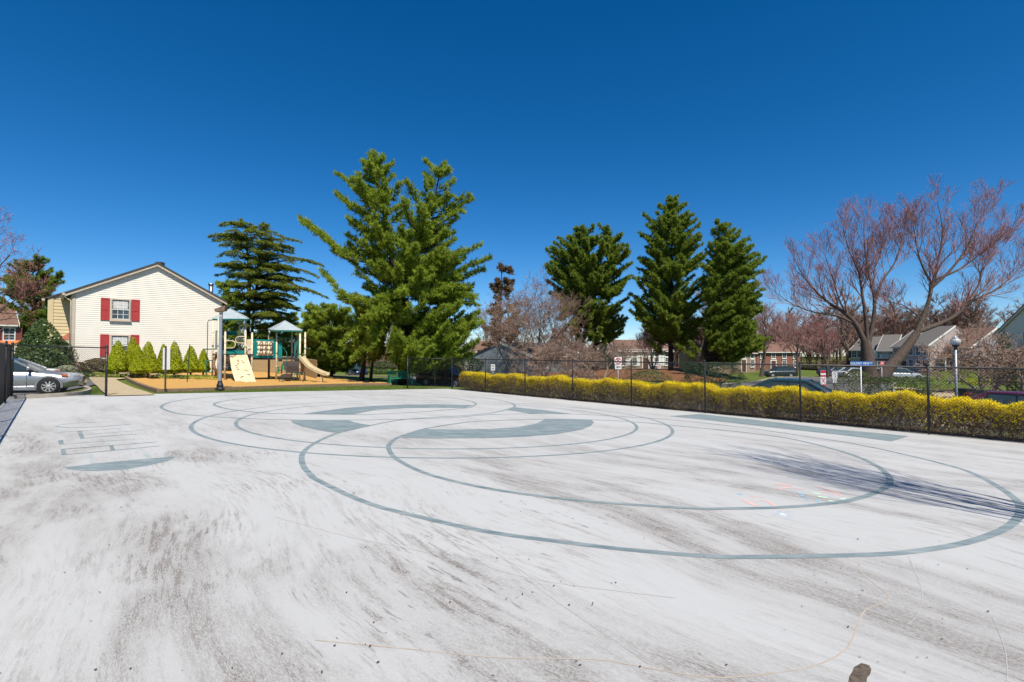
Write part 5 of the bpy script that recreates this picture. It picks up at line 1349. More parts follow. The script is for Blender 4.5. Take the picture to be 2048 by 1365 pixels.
M_PINE = leaf_mat("white_pine_needles", (0.09, 0.155, 0.012), (0.46, 0.56, 0.07), 0.46)
M_PINE2 = leaf_mat("deep_pine_needles", (0.07, 0.125, 0.014), (0.34, 0.43, 0.06), 0.44)
M_CEDAR = leaf_mat("cedar_needles", (0.075, 0.115, 0.02), (0.42, 0.48, 0.07), 0.48)
M_ARBOR = leaf_mat("lime_arborvitae", (0.20, 0.25, 0.006), (0.52, 0.56, 0.016), 0.35)
M_HOLLY = leaf_mat("glossy_holly_leaves", (0.02, 0.05, 0.014), (0.11, 0.155, 0.045), 0.15, 0.3)
M_SHRUB = leaf_mat("olive_shrub_leaves", (0.06, 0.08, 0.018), (0.20, 0.21, 0.07), 0.3)
M_SHRUBD = leaf_mat("dark_shrub_leaves", (0.018, 0.04, 0.012), (0.06, 0.10, 0.025), 0.2)
M_LAUREL = leaf_mat("fresh_green_leaves", (0.12, 0.19, 0.018), (0.50, 0.60, 0.09), 0.48)

def conifer(name, label, u, y, leaders, profile, nl, seed, m, style="pine", extra=(), r0=0.3, K=9, nlen=0.24, nw=0.034, group=None, thick=1.35, bark=None, cat="tree", dens=1.0):
    g = np.random.default_rng(seed); base = AT(u, y)
    T_ = empty(name, base, 0, label, cat, group)
    loc = lambda uu, vv, dy=0.0: Vector((XU(uu, y) - base.x, dy, ZV(vv, y) - base.z))
    wood = MB(); LD_ = []
    for li, ld in enumerate(leaders):
        pts = smooth2([loc(*p) for p in ld], 18)
        n = len(pts); ra = r0 * (1.0 if li == 0 else 0.6)
        wood.tube(pts, [max(0.02, ra * (1 - 0.93 * i / (n - 1))) for i in range(n)], 9)
        LD_.append(pts)
    def lead_at(k, z):
        P = LD_[k]
        if z <= P[0].z: return P[0], 0
        for i in range(len(P) - 1):
            if P[i].z <= z <= P[i + 1].z:
                return P[i].lerp(P[i + 1], (z - P[i].z) / max(1e-6, P[i + 1].z - P[i].z)), i / len(P)
        return P[-1], 1.0
    tips = [loc(*e) for e in extra]
    prof = sorted(profile); vs = np.array([p[0] for p in prof], float); ul = np.array([p[1] for p in prof], float); ur = np.array([p[2] for p in prof], float)
    vv = np.linspace(vs[0], vs[-1], 200); wd = np.interp(vv, vs, ur) - np.interp(vv, vs, ul)
    cdf = np.cumsum(wd + 6); cdf /= cdf[-1]
    tiers = None
    if style == "cedar": tiers = np.linspace(vs[0], vs[-1], 13)
    for i in range(nl):
        v = float(np.interp(g.uniform(), cdf, vv))
        if tiers is not None: v = float(tiers[np.argmin(abs(tiers - v))] + g.normal(0, 2.2))
        a = np.interp(v, vs, ul); b = np.interp(v, vs, ur); half = (b - a) / 2 * y / 1000; an = g.uniform(0, 2 * math.pi); rho = half * math.sqrt(g.uniform(0.12, 1.0))
        q = loc((a + b) / 2, v); tips.append(Vector((q.x + rho * math.cos(an), rho * math.sin(an) * 0.85, q.z)))
    TP, TD, TT = [], [], []
    for tip in tips:
        best = None
        for k in range(len(LD_)):
            p, f = lead_at(k, tip.z); hd = (tip.xy - p.xy).length
            if best is None or hd < best[0]: best = (hd, k)
        hd, k = best
        rise = {"pine": 0.42, "cedar": 0.02, "bushy": 0.5}[style]
        s, f = lead_at(k, max(LD_[k][0].z + 0.8, tip.z - hd * rise - 0.3))
        L = (tip - s).length
        if L < 0.3: s = s - Vector((0, 0, 0.5)); L = (tip - s).length
        mid = s.lerp(tip, 0.55) + Vector((g.normal(0, .06), g.normal(0, .06), (-0.10 if style == "pine" else 0.10) + g.normal(0, .03))) * L
        end = tip + (Vector((0, 0, -0.16 * L * 0.4)) if style == "cedar" else Vector((0, 0, 0)))
        pts = [s, s.lerp(mid, 0.5) + (mid - s) * 0.0, mid, mid.lerp(end, 0.5) + Vector((0, 0, 0.03 * L)), end]
        rb = min(0.09, 0.018 + 0.014 * L)
        wood.tube(pts, [rb, rb * .8, rb * .6, rb * .35, 0.008], 4, cap=False)
        ns = max(6, int(L * 3.6 * dens)); d = (end - mid).normalized(); d = np.array(d)
        for t in np.linspace(0.34 if L > 2 else 0.2, 1.0, ns):
            ii = min(3, int(t * 4)); p = np.array(pts[ii].lerp(pts[ii + 1], t * 4 - ii))
            nsub = 5
            lat = np.array([-d[1], d[0], 0.0]); lat /= np.linalg.norm(lat) + 1e-9
            for sgn in range(nsub):
                if style == "cedar":
                    dr = d * g.uniform(0.2, 1.0) + lat * g.uniform(-1, 1) * 1.1 + np.array([0, 0, g.uniform(-0.28, 0.06)]); ln = g.uniform(0.25, 0.8) * (1.25 - 0.75 * t)
                else:
                    dr = d * g.uniform(0.0, 1.0) + lat * g.uniform(-1, 1) + np.array([0, 0, g.uniform(-0.25, 0.95)]); ln = g.uniform(0.22, 0.62) * (1.3 - 0.7 * t)
                dr /= np.linalg.norm(dr) + 1e-9
                for q in (0.45, 0.75, 1.0):
                    TP.append(p + dr * ln * q + g.normal(0, 0.03, 3)); TD.append(dr + np.array([0, 0, 0.0 if style == "cedar" else 0.25])); TT.append(g.uniform())
    TP = np.array(TP); TD = np.array(TD); TT = np.array(TT); N = len(TP)
    P = np.repeat(TP, K, 0); sp = 0.75 if style != "cedar" else 0.6
    D = np.repeat(TD / (np.linalg.norm(TD, axis=1, keepdims=True) + 1e-9), K, 0) + g.normal(0, sp, (N * K, 3)) * (np.array([1, 1, 0.45]) if style == "cedar" else 1.0)
    V = blades(P, D, g.uniform(0.6, 1.15, N * K) * nlen, g.uniform(0.7, 1.3, N * K) * nw * thick, g)
    tint = np.repeat(np.clip(np.repeat(TT, K) * 0.75 + g.uniform(0, 0.3, N * K), 0, 1), 3)
    wood.build("trunk", bark or M_BARK_DARK, T_, True)
    o = obj("crown", tri_mesh("crown", V, tint), m, T_); o["kind"] = "stuff"
    return T_

def grow(wood, twig, tips, g, p, d, L, r, lev, mx, P):
    ns = 4 if lev < 2 else (3 if lev < mx else 2)
    pts = [p.copy()]; rad = [r]; dd_ = d.copy()
    wig = P.get('wig', 0.18)
    for i in range(ns):
        dd_ = (dd_ + Vector((g.gauss(0, wig), g.gauss(0, wig), g.gauss(0, wig) + P.get('up', 0.1)))).normalized()
        pts.append(pts[-1] + dd_ * (L / ns)); rad.append(max(P.get('rmin', 0.004), r * (1 - 0.72 * (i + 1) / ns)))
    (wood if lev < P.get('split', 2) else twig).tube(pts, rad, 7 if lev == 0 else (5 if lev == 1 else 3), cap=False)
    sprout(wood, twig, tips, g, pts, rad, L, lev, mx, P)

def sprout(wood, twig, tips, g, pts, rad, L, lev, mx, P, t0=None):
    if lev >= mx:
        for k in range(1, len(pts)): tips.append(pts[k])
        return
    n = P['n'][min(lev, len(P['n']) - 1)]; st = P.get('start', 0.25) if t0 is None else t0; ns = len(pts) - 1
    ph = g.uniform(0, 6.28)
    for i in range(n):
        t = st + (1 - st) * (i + g.uniform(0.2, 0.9)) / n; t = min(t, 0.99)
        k = min(ns - 1, int(t * ns)); f = t * ns - k; q = pts[k].lerp(pts[k + 1], f); rr = rad[k] + (rad[k + 1] - rad[k]) * f
        d = (pts[k + 1] - pts[k]).normalized(); a = d.orthogonal().normalized(); b = d.cross(a); ph += 2.4 + g.uniform(-.4, .4)
        sp = P.get('spread', 0.75) * g.uniform(0.7, 1.25)
        nd = (d * math.cos(sp) + (a * math.cos(ph) + b * math.sin(ph)) * math.sin(sp)); nd.z += P.get('lift', 0.1); nd.normalize()
        grow(wood, twig, tips, g, q, nd, L * P.get('ratio', 0.62) * g.uniform(0.75, 1.15) * (1.15 - 0.45 * t), rr * 0.62, lev + 1, mx, P)

def buds(tips, g, n_per, size, seed):
    gg = np.random.default_rng(seed); A = np.array([tuple(t) for t in tips])
    A = np.repeat(A, n_per, 0) + gg.normal(0, 0.07, (len(A) * n_per, 3)); N = len(A)
    return tri_mesh("flowers", quads(A, gg.uniform(0.5, 1.2, N) * size, gg), np.repeat(gg.uniform(0, 1, N), 4), 4)

def bare_tree(name, label, base, H, seed, P, mx=4, stems=1, lean=(0, 0), r=0.18, bark=M_BARK, twigm=M_RTWIG, budm=None, bud_n=2, bud_s=0.03, group=None, cat="tree", trunk_frac=0.45, stem_spread=0.35):
    g = random.Random(seed); T_ = empty(name, base, 0, label, cat, group); wood, twig, tips = MB(), MB(), []
    for s in range(stems):
        a = 2 * math.pi * s / max(1, stems) + g.uniform(0, 1); off = Vector((math.cos(a), math.sin(a), 0)) * (0.12 if stems > 1 else 0)
        d = Vector((lean[0] + (math.cos(a) * stem_spread if stems > 1 else 0), lean[1] + (math.sin(a) * stem_spread if stems > 1 else 0), 1)).normalized()
        grow(wood, twig, tips, g, off + Vector((0, 0, -0.15)), d, H * trunk_frac * g.uniform(0.85, 1.1), r * (1 if stems == 1 else 0.6), 0, mx, P)
    wood.build("trunk", bark, T_, True)
    o = twig.build("crown", twigm, T_); o["kind"] = "stuff"
    if budm: o = obj("flowers", buds(tips, g, bud_n, bud_s, seed), budm, T_); o["kind"] = "stuff"
    return T_

def bush(name, label, cat, base, rx, ry, h, shape, n, size, m, seed, group=None, stem=True, lump=0.18, z0=0.0, dens_in=0.25):
    g = np.random.default_rng(seed); B = empty(name, base, 0, label, cat, group)
    f = np.sqrt(g.uniform(0, 1, n)) if shape == "cone" else g.uniform(0, 1, n)
    an = g.uniform(0, 2 * math.pi, n)
    if shape == "cone":
        t = 1 - f; prof = np.where(t < 0.12, 0.72 + t / 0.12 * 0.28, (1 - (t - 0.12) / 0.88) ** 0.62)
        hh = t * h
    elif shape == "box":
        t = f; prof = 1 - 0.25 * t ** 6; hh = t * h
    else:
        t = np.clip(0.5 - 0.62 * np.cos(np.pi * f), -0.1, 1.1); t = (t + 0.1) / 1.2; prof = np.sqrt(np.clip(1 - (2 * t - 0.85) ** 2 / 1.35, 0.03, 1)); hh = t * h
    nl = 1 + lump * (np.sin(an * 3 + hh * 4 / h + seed) * np.sin(hh / h * 9 + an * 2 + seed * 2) + 0.6 * np.sin(an * 7 + hh / h * 17 + seed))
    rho = np.where(g.uniform(0, 1, n) < dens_in, np.sqrt(g.uniform(0, 1, n)), g.uniform(0.86, 1.05, n))
    ca, sa = np.cos(an), np.sin(an)
    if shape == "box":
        k = 1 / np.maximum(np.abs(ca), np.abs(sa)); k = 0.5 * k + 0.5 * 1.12; ca, sa = ca * k, sa * k
        top = g.uniform(0, 1, n) < 0.3; hh = np.where(top, h * g.uniform(0.94, 1.03, n), hh); rho = np.where(top, np.sqrt(g.uniform(0, 1, n)), rho)
    P = np.stack([rx * prof * nl * rho * ca, ry * prof * nl * rho * sa, z0 + hh * (1 + 0.05 * (nl - 1))], -1)
    V = quads(P, g.uniform(0.6, 1.3, n) * size, g, np.stack([ca * 0.8, sa * 0.8, np.full(n, 0.6)], -1))
    o = obj("foliage", tri_mesh("foliage", V, np.repeat(np.clip(g.normal(0.5, 0.26, n), 0, 1), 4), 4), m, B); o["kind"] = "stuff"
    if stem:
        s = MB(); s.tube([(0, 0, -0.1), (0.02, 0, z0 + h * 0.5)], [0.03 + 0.02 * h, 0.02], 6); gg = random.Random(seed)
        for k in range(7):
            a = gg.uniform(0, 6.28); s.tube([(0, 0, 0.05), (rx * .4 * math.cos(a), ry * .4 * math.sin(a), z0 + h * .35), (rx * .75 * math.cos(a), ry * .75 * math.sin(a), z0 + h * .6)], [0.02, .014, .006], 4)
        s.build("stem", M_BARK, B)
    return B

# ------------------------------------------------------------------ conifers
conifer("white_pine", "tallest broad white pine behind the green bench", 806, 36.5,
        [[(806, 770), (803, 690), (795, 590), (775, 470), (756, 380), (746, 322)], [(797, 600), (825, 510), (862, 420), (880, 335)]],
        [(310, 738, 752), (345, 705, 800), (380, 690, 905), (430, 700, 925), (480, 690, 912), (540, 720, 945), (590, 705, 960), (640, 700, 965), (690, 715, 965), (725, 725, 940)],
        300, 21, M_PINE, extra=[(600, 440, 0), (608, 452, -.6), (640, 470, -.3), (665, 505, .4), (640, 545, .3), (672, 350, 0), (700, 360, .5), (676, 395, -.5), (745, 312, 0), (760, 318, .4), (730, 330, -.4), (850, 325, 0), (848, 350, .2), (862, 372, -.5), (905, 365, .2), (872, 392, .6), (895, 398, -.6), (858, 405, -.4), (915, 415, .2), (878, 350, -.5), (868, 420, -.9), (885, 330, .3), (898, 345, -.3), (936, 392, 0), (940, 400, .3), (925, 430, -.6), (905, 470, 0), (960, 495, -.4), (978, 520, 0), (965, 540, .5), (950, 600, -.8), (962, 650, -1), (690, 590, -.5), (676, 600, .6), (735, 605, -2), (770, 610, -2.4), (860, 600, -2.4), (900, 620, -2), (815, 500, -2.5), (830, 520, -2.2), (760, 540, -2.4), (720, 720, -1.5), (700, 690, -1.5), (860, 715, -2.5), (910, 710, -2), (760, 700, -2.6), (810, 690, -3)],
        r0=0.36, K=9, nlen=0.27, nw=0.036)
conifer("cedar_tree", "dark layered cedar behind the first playground tower", 494, 46,
        [[(494, 752), (495, 650), (497, 560), (492, 500), (490, 455)], [(505, 750), (504, 660), (512, 560), (520, 470)]],
        [(450, 462, 545), (470, 430, 575), (495, 440, 590), (520, 440, 575), (545, 440, 605), (575, 445, 610), (600, 450, 600), (630, 470, 590), (665, 480, 570), (690, 490, 560)],
        300, 22, M_CEDAR, style="cedar", extra=[(418, 468, 0), (422, 474, .5), (442, 447, 0), (596, 478, 0), (640, 522, 0), (620, 518, .6), (632, 545, 0), (650, 585, 0), (640, 580, -.6), (615, 555, .5)],
        r0=0.28, K=9, nlen=0.19, nw=0.032)
conifer("pine_tree", "broad rounded pine left of the two tallest right hand pines", 1180, 66,
        [[(1190, 745), (1188, 640), (1182, 540), (1175, 470)], [(1186, 600), (1215, 530), (1222, 470)]],
        [(455, 1160, 1215), (480, 1100, 1250), (510, 1088, 1262), (545, 1085, 1265), (580, 1095, 1262), (615, 1110, 1260), (650, 1120, 1255), (680, 1150, 1240)],
        330, 23, M_PINE2, extra=[(1258, 560, 0), (1252, 600, -1), (1248, 640, -1), (1262, 530, .5), (1100, 590, -1), (1116, 640, -1), (1235, 670, -1), (1240, 580, -1.5), (1215, 620, -2), (1110, 488, 0), (1092, 500, 0), (1200, 452, 0), (1235, 475, 0), (1260, 505, 0)], r0=0.4, K=8, nlen=0.36, nw=0.055, group="pines beyond the street", dens=0.75)
conifer("pine_tree", "tall dark pine with pointed top right of centre", 1341, 58,
        [[(1341, 748), (1342, 640), (1344, 520), (1348, 405)]],
        [(398, 1338, 1358), (420, 1318, 1378), (450, 1290, 1400), (500, 1275, 1410), (550, 1265, 1415), (600, 1262, 1412), (650, 1275, 1405), (690, 1295, 1385)],
        300, 24, M_PINE2, extra=[(1266, 560, -.5), (1264, 590, .5), (1272, 640, -.5), (1262, 625, 0), (1405, 600, -1), (1400, 650, -1), (1280, 520, 0), (1290, 432, 0), (1282, 470, 0), (1400, 452, 0), (1320, 412, 0), (1372, 410, 0), (1270, 610, -1), (1285, 655, -1), (1300, 690, -1)], r0=0.32, K=8, nlen=0.33, nw=0.05, group="pines beyond the street", dens=0.8)
conifer("pine_tree", "right hand pine with leaning trunk beside the red maples", 1403, 53,
        [[(1401, 742), (1411, 690), (1422, 620), (1434, 530), (1442, 452)]],
        [(446, 1432, 1456), (470, 1415, 1490), (500, 1405, 1515), (540, 1400, 1522), (580, 1400, 1522), (620, 1405, 1525), (655, 1410, 1530), (685, 1400, 1528), (700, 1440, 1525)],
        280, 25, M_PINE2, extra=[(1530, 520, 0), (1525, 545, 0), (1500, 480, 0), (1535, 680, 0), (1528, 690, .5), (1520, 700, -.5), (1375, 690, -1), (1350, 695, -1)], r0=0.3, K=8, nlen=0.31, nw=0.046, group="pines beyond the street", dens=0.8)
conifer("pine_tree", "soft green pine behind the holly bush at the far left", 62, 58,
        [[(66, 735), (66, 640), (64, 580), (62, 520)]],
        [(515, 40, 85), (545, 12, 112), (580, 8, 118), (610, 15, 105), (650, 5, 110), (690, 15, 100)],
        140, 26, M_PINE2, extra=[(118, 548, 0), (112, 562, 0), (10, 560, 0)], r0=0.25, K=8, nlen=0.33, nw=0.05, dens=0.8)
conifer("young_pine", "bushy young pine right of the slide with foliage to the ground", 664, 44,
        [[(664, 756), (662, 690), (664, 620)], [(640, 756), (638, 700), (632, 640)]],
        [(612, 615, 690), (635, 600, 712), (660, 598, 720), (690, 605, 722), (720, 612, 722), (748, 620, 712)],
        170, 27, M_LAUREL, style="bushy", r0=0.14, K=9, nlen=0.26, nw=0.045, dens=0.9)
conifer("young_pine", "small fluffy pine behind the second playground tower", 566, 51,
        [[(566, 750), (566, 690), (568, 630)]],
        [(625, 540, 596), (650, 520, 612), (680, 515, 618), (710, 520, 618), (740, 530, 610)],
        75, 28, M_LAUREL, style="bushy", r0=0.14, K=8, nlen=0.28, nw=0.05, dens=0.8)
conifer("young_pine", "pale green pine in the gap between house and cedar", 447, 60,
        [[(447, 748), (447, 650), (450, 570)]],
        [(560, 440, 470), (600, 425, 485), (650, 420, 490), (700, 425, 485)],
        60, 29, M_LAUREL, style="bushy", r0=0.14, K=8, nlen=0.32, nw=0.055, dens=0.7)
conifer("brown_cedar", "narrow brownish red cedar with pointed tops left of the bare trees", 1000, 62,
        [[(1000, 750), (1001, 640), (1004, 520)], [(1012, 748), (1016, 640), (1018, 545)]],
        [(518, 1000, 1010), (545, 992, 1025), (590, 975, 1035), (640, 962, 1040), (690, 955, 1045), (730, 960, 1040)],
        95, 30, leaf_mat("bronzed_cedar_sprays", (0.11, 0.075, 0.04), (0.30, 0.20, 0.10), 0.35), style="bushy", r0=0.2, K=8, nlen=0.3, nw=0.055, dens=0.8)
# two dark trunks that stand left of the large pine, bearing its lower skirt
conifer("white_pine", "twin trunked pine standing before the dark blue suv", 724, 38,
        [[(722, 769), (727, 735), (731, 700), (726, 650)], [(741, 769), (744, 735), (748, 700), (750, 640)]],
        [(600, 715, 745), (630, 700, 760), (660, 690, 770), (690, 695, 775), (715, 705, 770)], 60, 31, M_PINE, r0=0.24, K=9, nlen=0.27, nw=0.038)

# ------------------------------------------------------------------ big red maple at the right: limbs measured from the photo
def hero_maple():
    Y0 = 42; base = AT(1745, Y0); g = random.Random(5)
    M = empty("red_maple", base, 0, "large spreading red maple with two trunks in bloom at the right", "tree")
    loc = lambda u, v, dy=0.0: Vector((XU(u, Y0) - base.x, dy, ZV(v, Y0) - base.z))
    wood, twig, tips = MB(), MB(), []
    P = dict(n=[5, 6, 5, 4], ratio=0.56, spread=0.55, up=0.10, lift=0.16, wig=0.10, split=9, rmin=0.009)
    P2 = dict(P); P2['split'] = 0
    def limb(pts, ra, rb, children=9, t0=0.3, cl=2.4):
        pp = smooth2([loc(*p) for p in pts], 14); n = len(pp); rad = [(ra * (1 - i / (n - 1)) ** 1.2 + rb) * 0.68 for i in range(n)]
        wood.tube(pp, rad, 8, cap=False)
        L = sum((pp[i + 1] - pp[i]).length for i in range(n - 1)); q = dict(P2); q['n'] = [int(children * 1.3), 7, 7]; q['ratio'] = 0.64
        sprout(wood, twig, tips, g, pp, rad, cl / q['ratio'] , 0, 3, q, t0)
    # first trunk and its limbs
    limb([(1738, 770), (1736, 735), (1733, 700), (1731, 680)], 0.62, 0.46, 0)
    limb([(1733, 695), (1716, 655), (1695, 630), (1668, 612), (1640, 590), (1610, 555), (1592, 520)], 0.34, 0.03, 12)
    limb([(1710, 648), (1675, 632), (1630, 625), (1585, 608), (1545, 580)], 0.16, 0.02, 9)
    limb([(1735, 690), (1733, 640), (1726, 590), (1720, 545), (1700, 500), (1690, 455)], 0.24, 0.025, 12)
    limb([(1737, 688), (1748, 640), (1750, 590), (1738, 540), (1732, 490), (1732, 440)], 0.26, 0.025, 13)
    limb([(1749, 610), (1765, 565), (1790, 530), (1805, 490), (1800, 450)], 0.15, 0.02, 11)
    limb([(1700, 640), (1680, 600), (1665, 550), (1650, 505)], 0.12, 0.02, 9)
    limb([(1737, 560), (1760, 520), (1770, 470)], 0.09, 0.02, 8)
    # second trunk leaning right
    limb([(1752, 775), (1770, 745), (1800, 712), (1826, 678), (1838, 660)], 0.58, 0.36, 0)
    limb([(1832, 668), (1848, 632), (1860, 600), (1868, 565), (1880, 520), (1890, 460), (1880, 405)], 0.30, 0.025, 14)
    limb([(1836, 664), (1880, 648), (1915, 630), (1940, 605), (1985, 585), (2020, 560), (2055, 520)], 0.28, 0.03, 14)
    limb([(1866, 575), (1900, 545), (1935, 500), (1960, 450), (1990, 400)], 0.18, 0.02, 13)
    limb([(1870, 560), (1920, 540), (1975, 500), (2030, 455)], 0.15, 0.02, 12)
    limb([(1866, 570), (1845, 525), (1835, 480), (1830, 440)], 0.13, 0.02, 10)
    limb([(1925, 620), (1960, 570), (1968, 540), (2000, 500)], 0.12, 0.02, 9)
    limb([(1845, 640), (1810, 612), (1780, 605)], 0.09, 0.02, 6)
    wood.build("trunk", M_BARK, M, True)
    o = twig.build("crown", M_RTWIG, M); o["kind"] = "stuff"
    o = obj("flowers", buds(tips, g, 1, 0.04, 6), M_BUD, M); o["kind"] = "stuff"
hero_maple()

# ------------------------------------------------------------------ other bare trees
PR = dict(n=[7, 6, 5, 4], ratio=0.60, spread=0.62, up=0.12, lift=0.16, wig=0.13, rmin=0.011, start=0.3)
PW = dict(n=[8, 7, 5, 4], ratio=0.62, spread=0.8, up=0.06, lift=0.12, wig=0.12, rmin=0.013, start=0.3)
PT = dict(n=[6, 6, 5, 4], ratio=0.66, spread=0.8, up=0.02, lift=0.05, wig=0.2, rmin=0.012, start=0.35)
bare_tree("red_maple", "slender red budded maple between the right pines and the large maple", AT(1522, 70), 19, 41, PW, 4, 1, (0.12, 0), 0.30, budm=M_BUD, bud_n=1, bud_s=0.055, group="red budded maples along the parking lane")
bare_tree("red_maple", "smaller red budded maple behind the red notice sign", AT(1655, 66), 14, 42, PW, 4, 1, (0.05, 0), 0.2, budm=M_BUD, bud_n=1, bud_s=0.05, group="red budded maples along the parking lane")
bare_tree("red_maple", "red budded maple behind the dark green suv", AT(1592, 84), 17, 57, PW, 4, 1, (0, 0), 0.25, budm=M_BUD, bud_n=1, bud_s=0.06, group="red budded maples along the parking lane")
bare_tree("red_maple", "red budded maple reaching in from the left edge above the pine", AT(-78, 36), 17.0, 43, dict(PW, rmin=0.009), 4, 1, (0.10, 0), 0.28, budm=M_BUD, bud_n=3, bud_s=0.05)
bare_tree("bare_tree", "taller pinkish bare tree behind the small trees at centre", AT(1078, 56), 15.5, 44, PW, 4, 3, (0, 0), 0.2, M_BARK, M_BTWIG, M_BUDB, 1, 0.04, stem_spread=0.30)
bare_tree("bare_tree", "pinkish bare tree beside the brown cedar at centre left", AT(1024, 54), 13.5, 45, PW, 4, 2, (0, 0), 0.18, M_BARK, M_BTWIG, M_BUDB, 1, 0.04)
bare_tree("small_bare_tree", "gnarled low bare tree with splayed trunks left of the needle mound", AT(1078, 42), 5.6, 46, PT, 4, 4, (0, 0), 0.15, M_BARK_PALE, M_BTWIG, None, group="low bare ornamental trees", stem_spread=0.75, trunk_frac=0.5)
bare_tree("small_bare_tree", "gnarled low bare tree standing on the needle mound", AT(1138, 42), 5.2, 47, PT, 4, 4, (0.1, 0), 0.13, M_BARK_PALE, M_BTWIG, None, group="low bare ornamental trees", stem_spread=0.8, trunk_frac=0.5)
bare_tree("small_bare_tree", "gnarled low bare tree behind the no parking sign", AT(1203, 41), 5.6, 48, PT, 4, 4, (0, 0), 0.13, M_BARK_PALE, M_BTWIG, None, group="low bare ornamental trees", stem_spread=0.7, trunk_frac=0.5)
bare_tree("small_bare_tree", "tangled bare tree right of the globe lamp", AT(1972, 31), 6.4, 49, PT, 4, 4, (0, 0), 0.17, M_BARK_PALE, M_BTWIG, None, group="low bare ornamental trees", stem_spread=0.55, trunk_frac=0.5)
bare_tree("small_bare_tree", "tangled bare tree at the right edge before the white house", AT(2025, 30), 5.2, 50, PT, 4, 3, (0.1, 0), 0.14, M_BARK_PALE, M_BTWIG, None, group="low bare ornamental trees", stem_spread=0.6, trunk_frac=0.5)
bare_tree("small_bare_tree", "low bare tree in front of the tan brick house", AT(1428, 68), 6.0, 51, PT, 4, 3, (0, 0), 0.13, M_BARK_PALE, M_BTWIG, None, group="low bare ornamental trees", stem_spread=0.7, trunk_frac=0.5)
bare_tree("bare_tree", "grey bare tree top behind the right end of the white house roof", AT(418, 70), 13.5, 52, PR, 4, 1, (0, 0), 0.2, M_BARK, M_BTWIG, M_BUDB, 1, 0.03)
bare_tree("bare_tree", "pale stemmed bare clump under the tall dark pine", AT(1305, 60), 5.0, 53, dict(PR, spread=0.35), 3, 7, (0, 0), 0.12, M_BARK_PALE, M_BTWIG, None, stem_spread=0.2, trunk_frac=0.7)
bare_tree("bare_tree", "pale stemmed bare clump beside the leaning pine trunk", AT(1388, 60), 5.0, 54, dict(PR, spread=0.35), 3, 6, (0, 0), 0.12, M_BARK_PALE, M_BTWIG, None, stem_spread=0.2, trunk_frac=0.7)
# slim tree just outside the frame on the right whose shadow crosses the court
sx_, sy_ = 7.15, 3.4
bare_tree("bare_tree", "slim bare vase shaped tree beyond the right edge casting its shadow on the court", (sx_, sy_, TZ(sx_, sy_)), 9.5, 55, dict(n=[7, 5, 4], ratio=0.66, spread=0.34, up=0.28, lift=0.2, wig=0.05, rmin=0.006, start=0.35), 3, 3, (0, 0), 0.11, trunk_frac=0.68, stem_spread=0.09)

# distant woods: a mass of bare trees nobody could count
def woods():
    g = random.Random(77); W = MB(); tw = []
    spots = []
    for i in range(95): spots.append((g.uniform(42, 150), g.uniform(108, 165), g.uniform(12, 18)))
    for i in range(60): spots.append((g.uniform(-120, 50), g.uniform(105, 160), g.uniform(8, 12)))
    for i in range(60): spots.append((g.uniform(36, 100), g.uniform(103, 120), g.uniform(8, 13)))
    for x, y, h in spots:
        z = TZ(x, y); p = Vector((x, y, z - 0.3)); pts = [p, p + Vector((g.gauss(0, .3), 0, h * .35)), p + Vector((g.gauss(0, .6), 0, h * .7)), p + Vector((g.gauss(0, .8), 0, h))]
        W.tube(pts, [.26, .2, .12, .02], 5, cap=False)
        for k in range(26):
            t = g.uniform(.22, .97); q = p.lerp(pts[3], t); a = g.uniform(0, 6.28); l = h * .38 * (1.15 - t) + .8
            d = Vector((math.cos(a), math.sin(a), g.uniform(.5, 1.4))).normalized(); e = q + d * l
            W.tube([q, q.lerp(e, .5) + Vector((0, 0, -.1)), e], [.07, .04, .012], 3, cap=False)
            for j in range(13):
                s = q.lerp(e, g.uniform(.25, 1)); dd2 = (d + Vector((g.gauss(0, .6), g.gauss(0, .6), g.gauss(.2, .4)))).normalized()
                tw.append((s, dd2, g.uniform(.7, 1.9)))
    b = np.random.default_rng(3); N = len(tw); Pn = np.array([tuple(t[0]) for t in tw]); Dn = np.array([tuple(t[1]) for t in tw]); Ln = np.array([t[2] for t in tw])
    V = blades(np.repeat(Pn, 2, 0), np.repeat(Dn, 2, 0) + b.normal(0, .3, (2 * N, 3)), np.repeat(Ln, 2), np.full(2 * N, .10), b)
    Pu = b.uniform(0, 1, (26000, 3)) * np.array([300, 30, 1.0]) + np.array([-120, 104, 0]); Pu[:, 2] = T(Pu[:, 0], Pu[:, 1]) + 0.3 + Pu[:, 2] ** 1.5 * 5.0
    Vu = blades(Pu, np.stack([b.normal(0, .6, 26000), b.normal(0, .6, 26000), np.ones(26000)], -1), b.uniform(.6, 1.8, 26000), np.full(26000, .09), b); V = np.concatenate([V, Vu])
    o = W.build("distant_woods", mat("far_bark", (0.23, 0.17, 0.135), .9, .2, .6), None); tag(o, "mass of bare brown woods behind the townhouses", "woods", kind="stuff")
    me = tri_mesh("distant_twigs", V, np.repeat(b.uniform(0, 1, 2 * N + 26000), 3))
    o2 = obj("woodland_twigs", me, leaf_mat("far_twigs", (0.17, 0.11, 0.085), (0.36, 0.22, 0.175), .25, .9), o); o2["kind"] = "stuff"
woods()

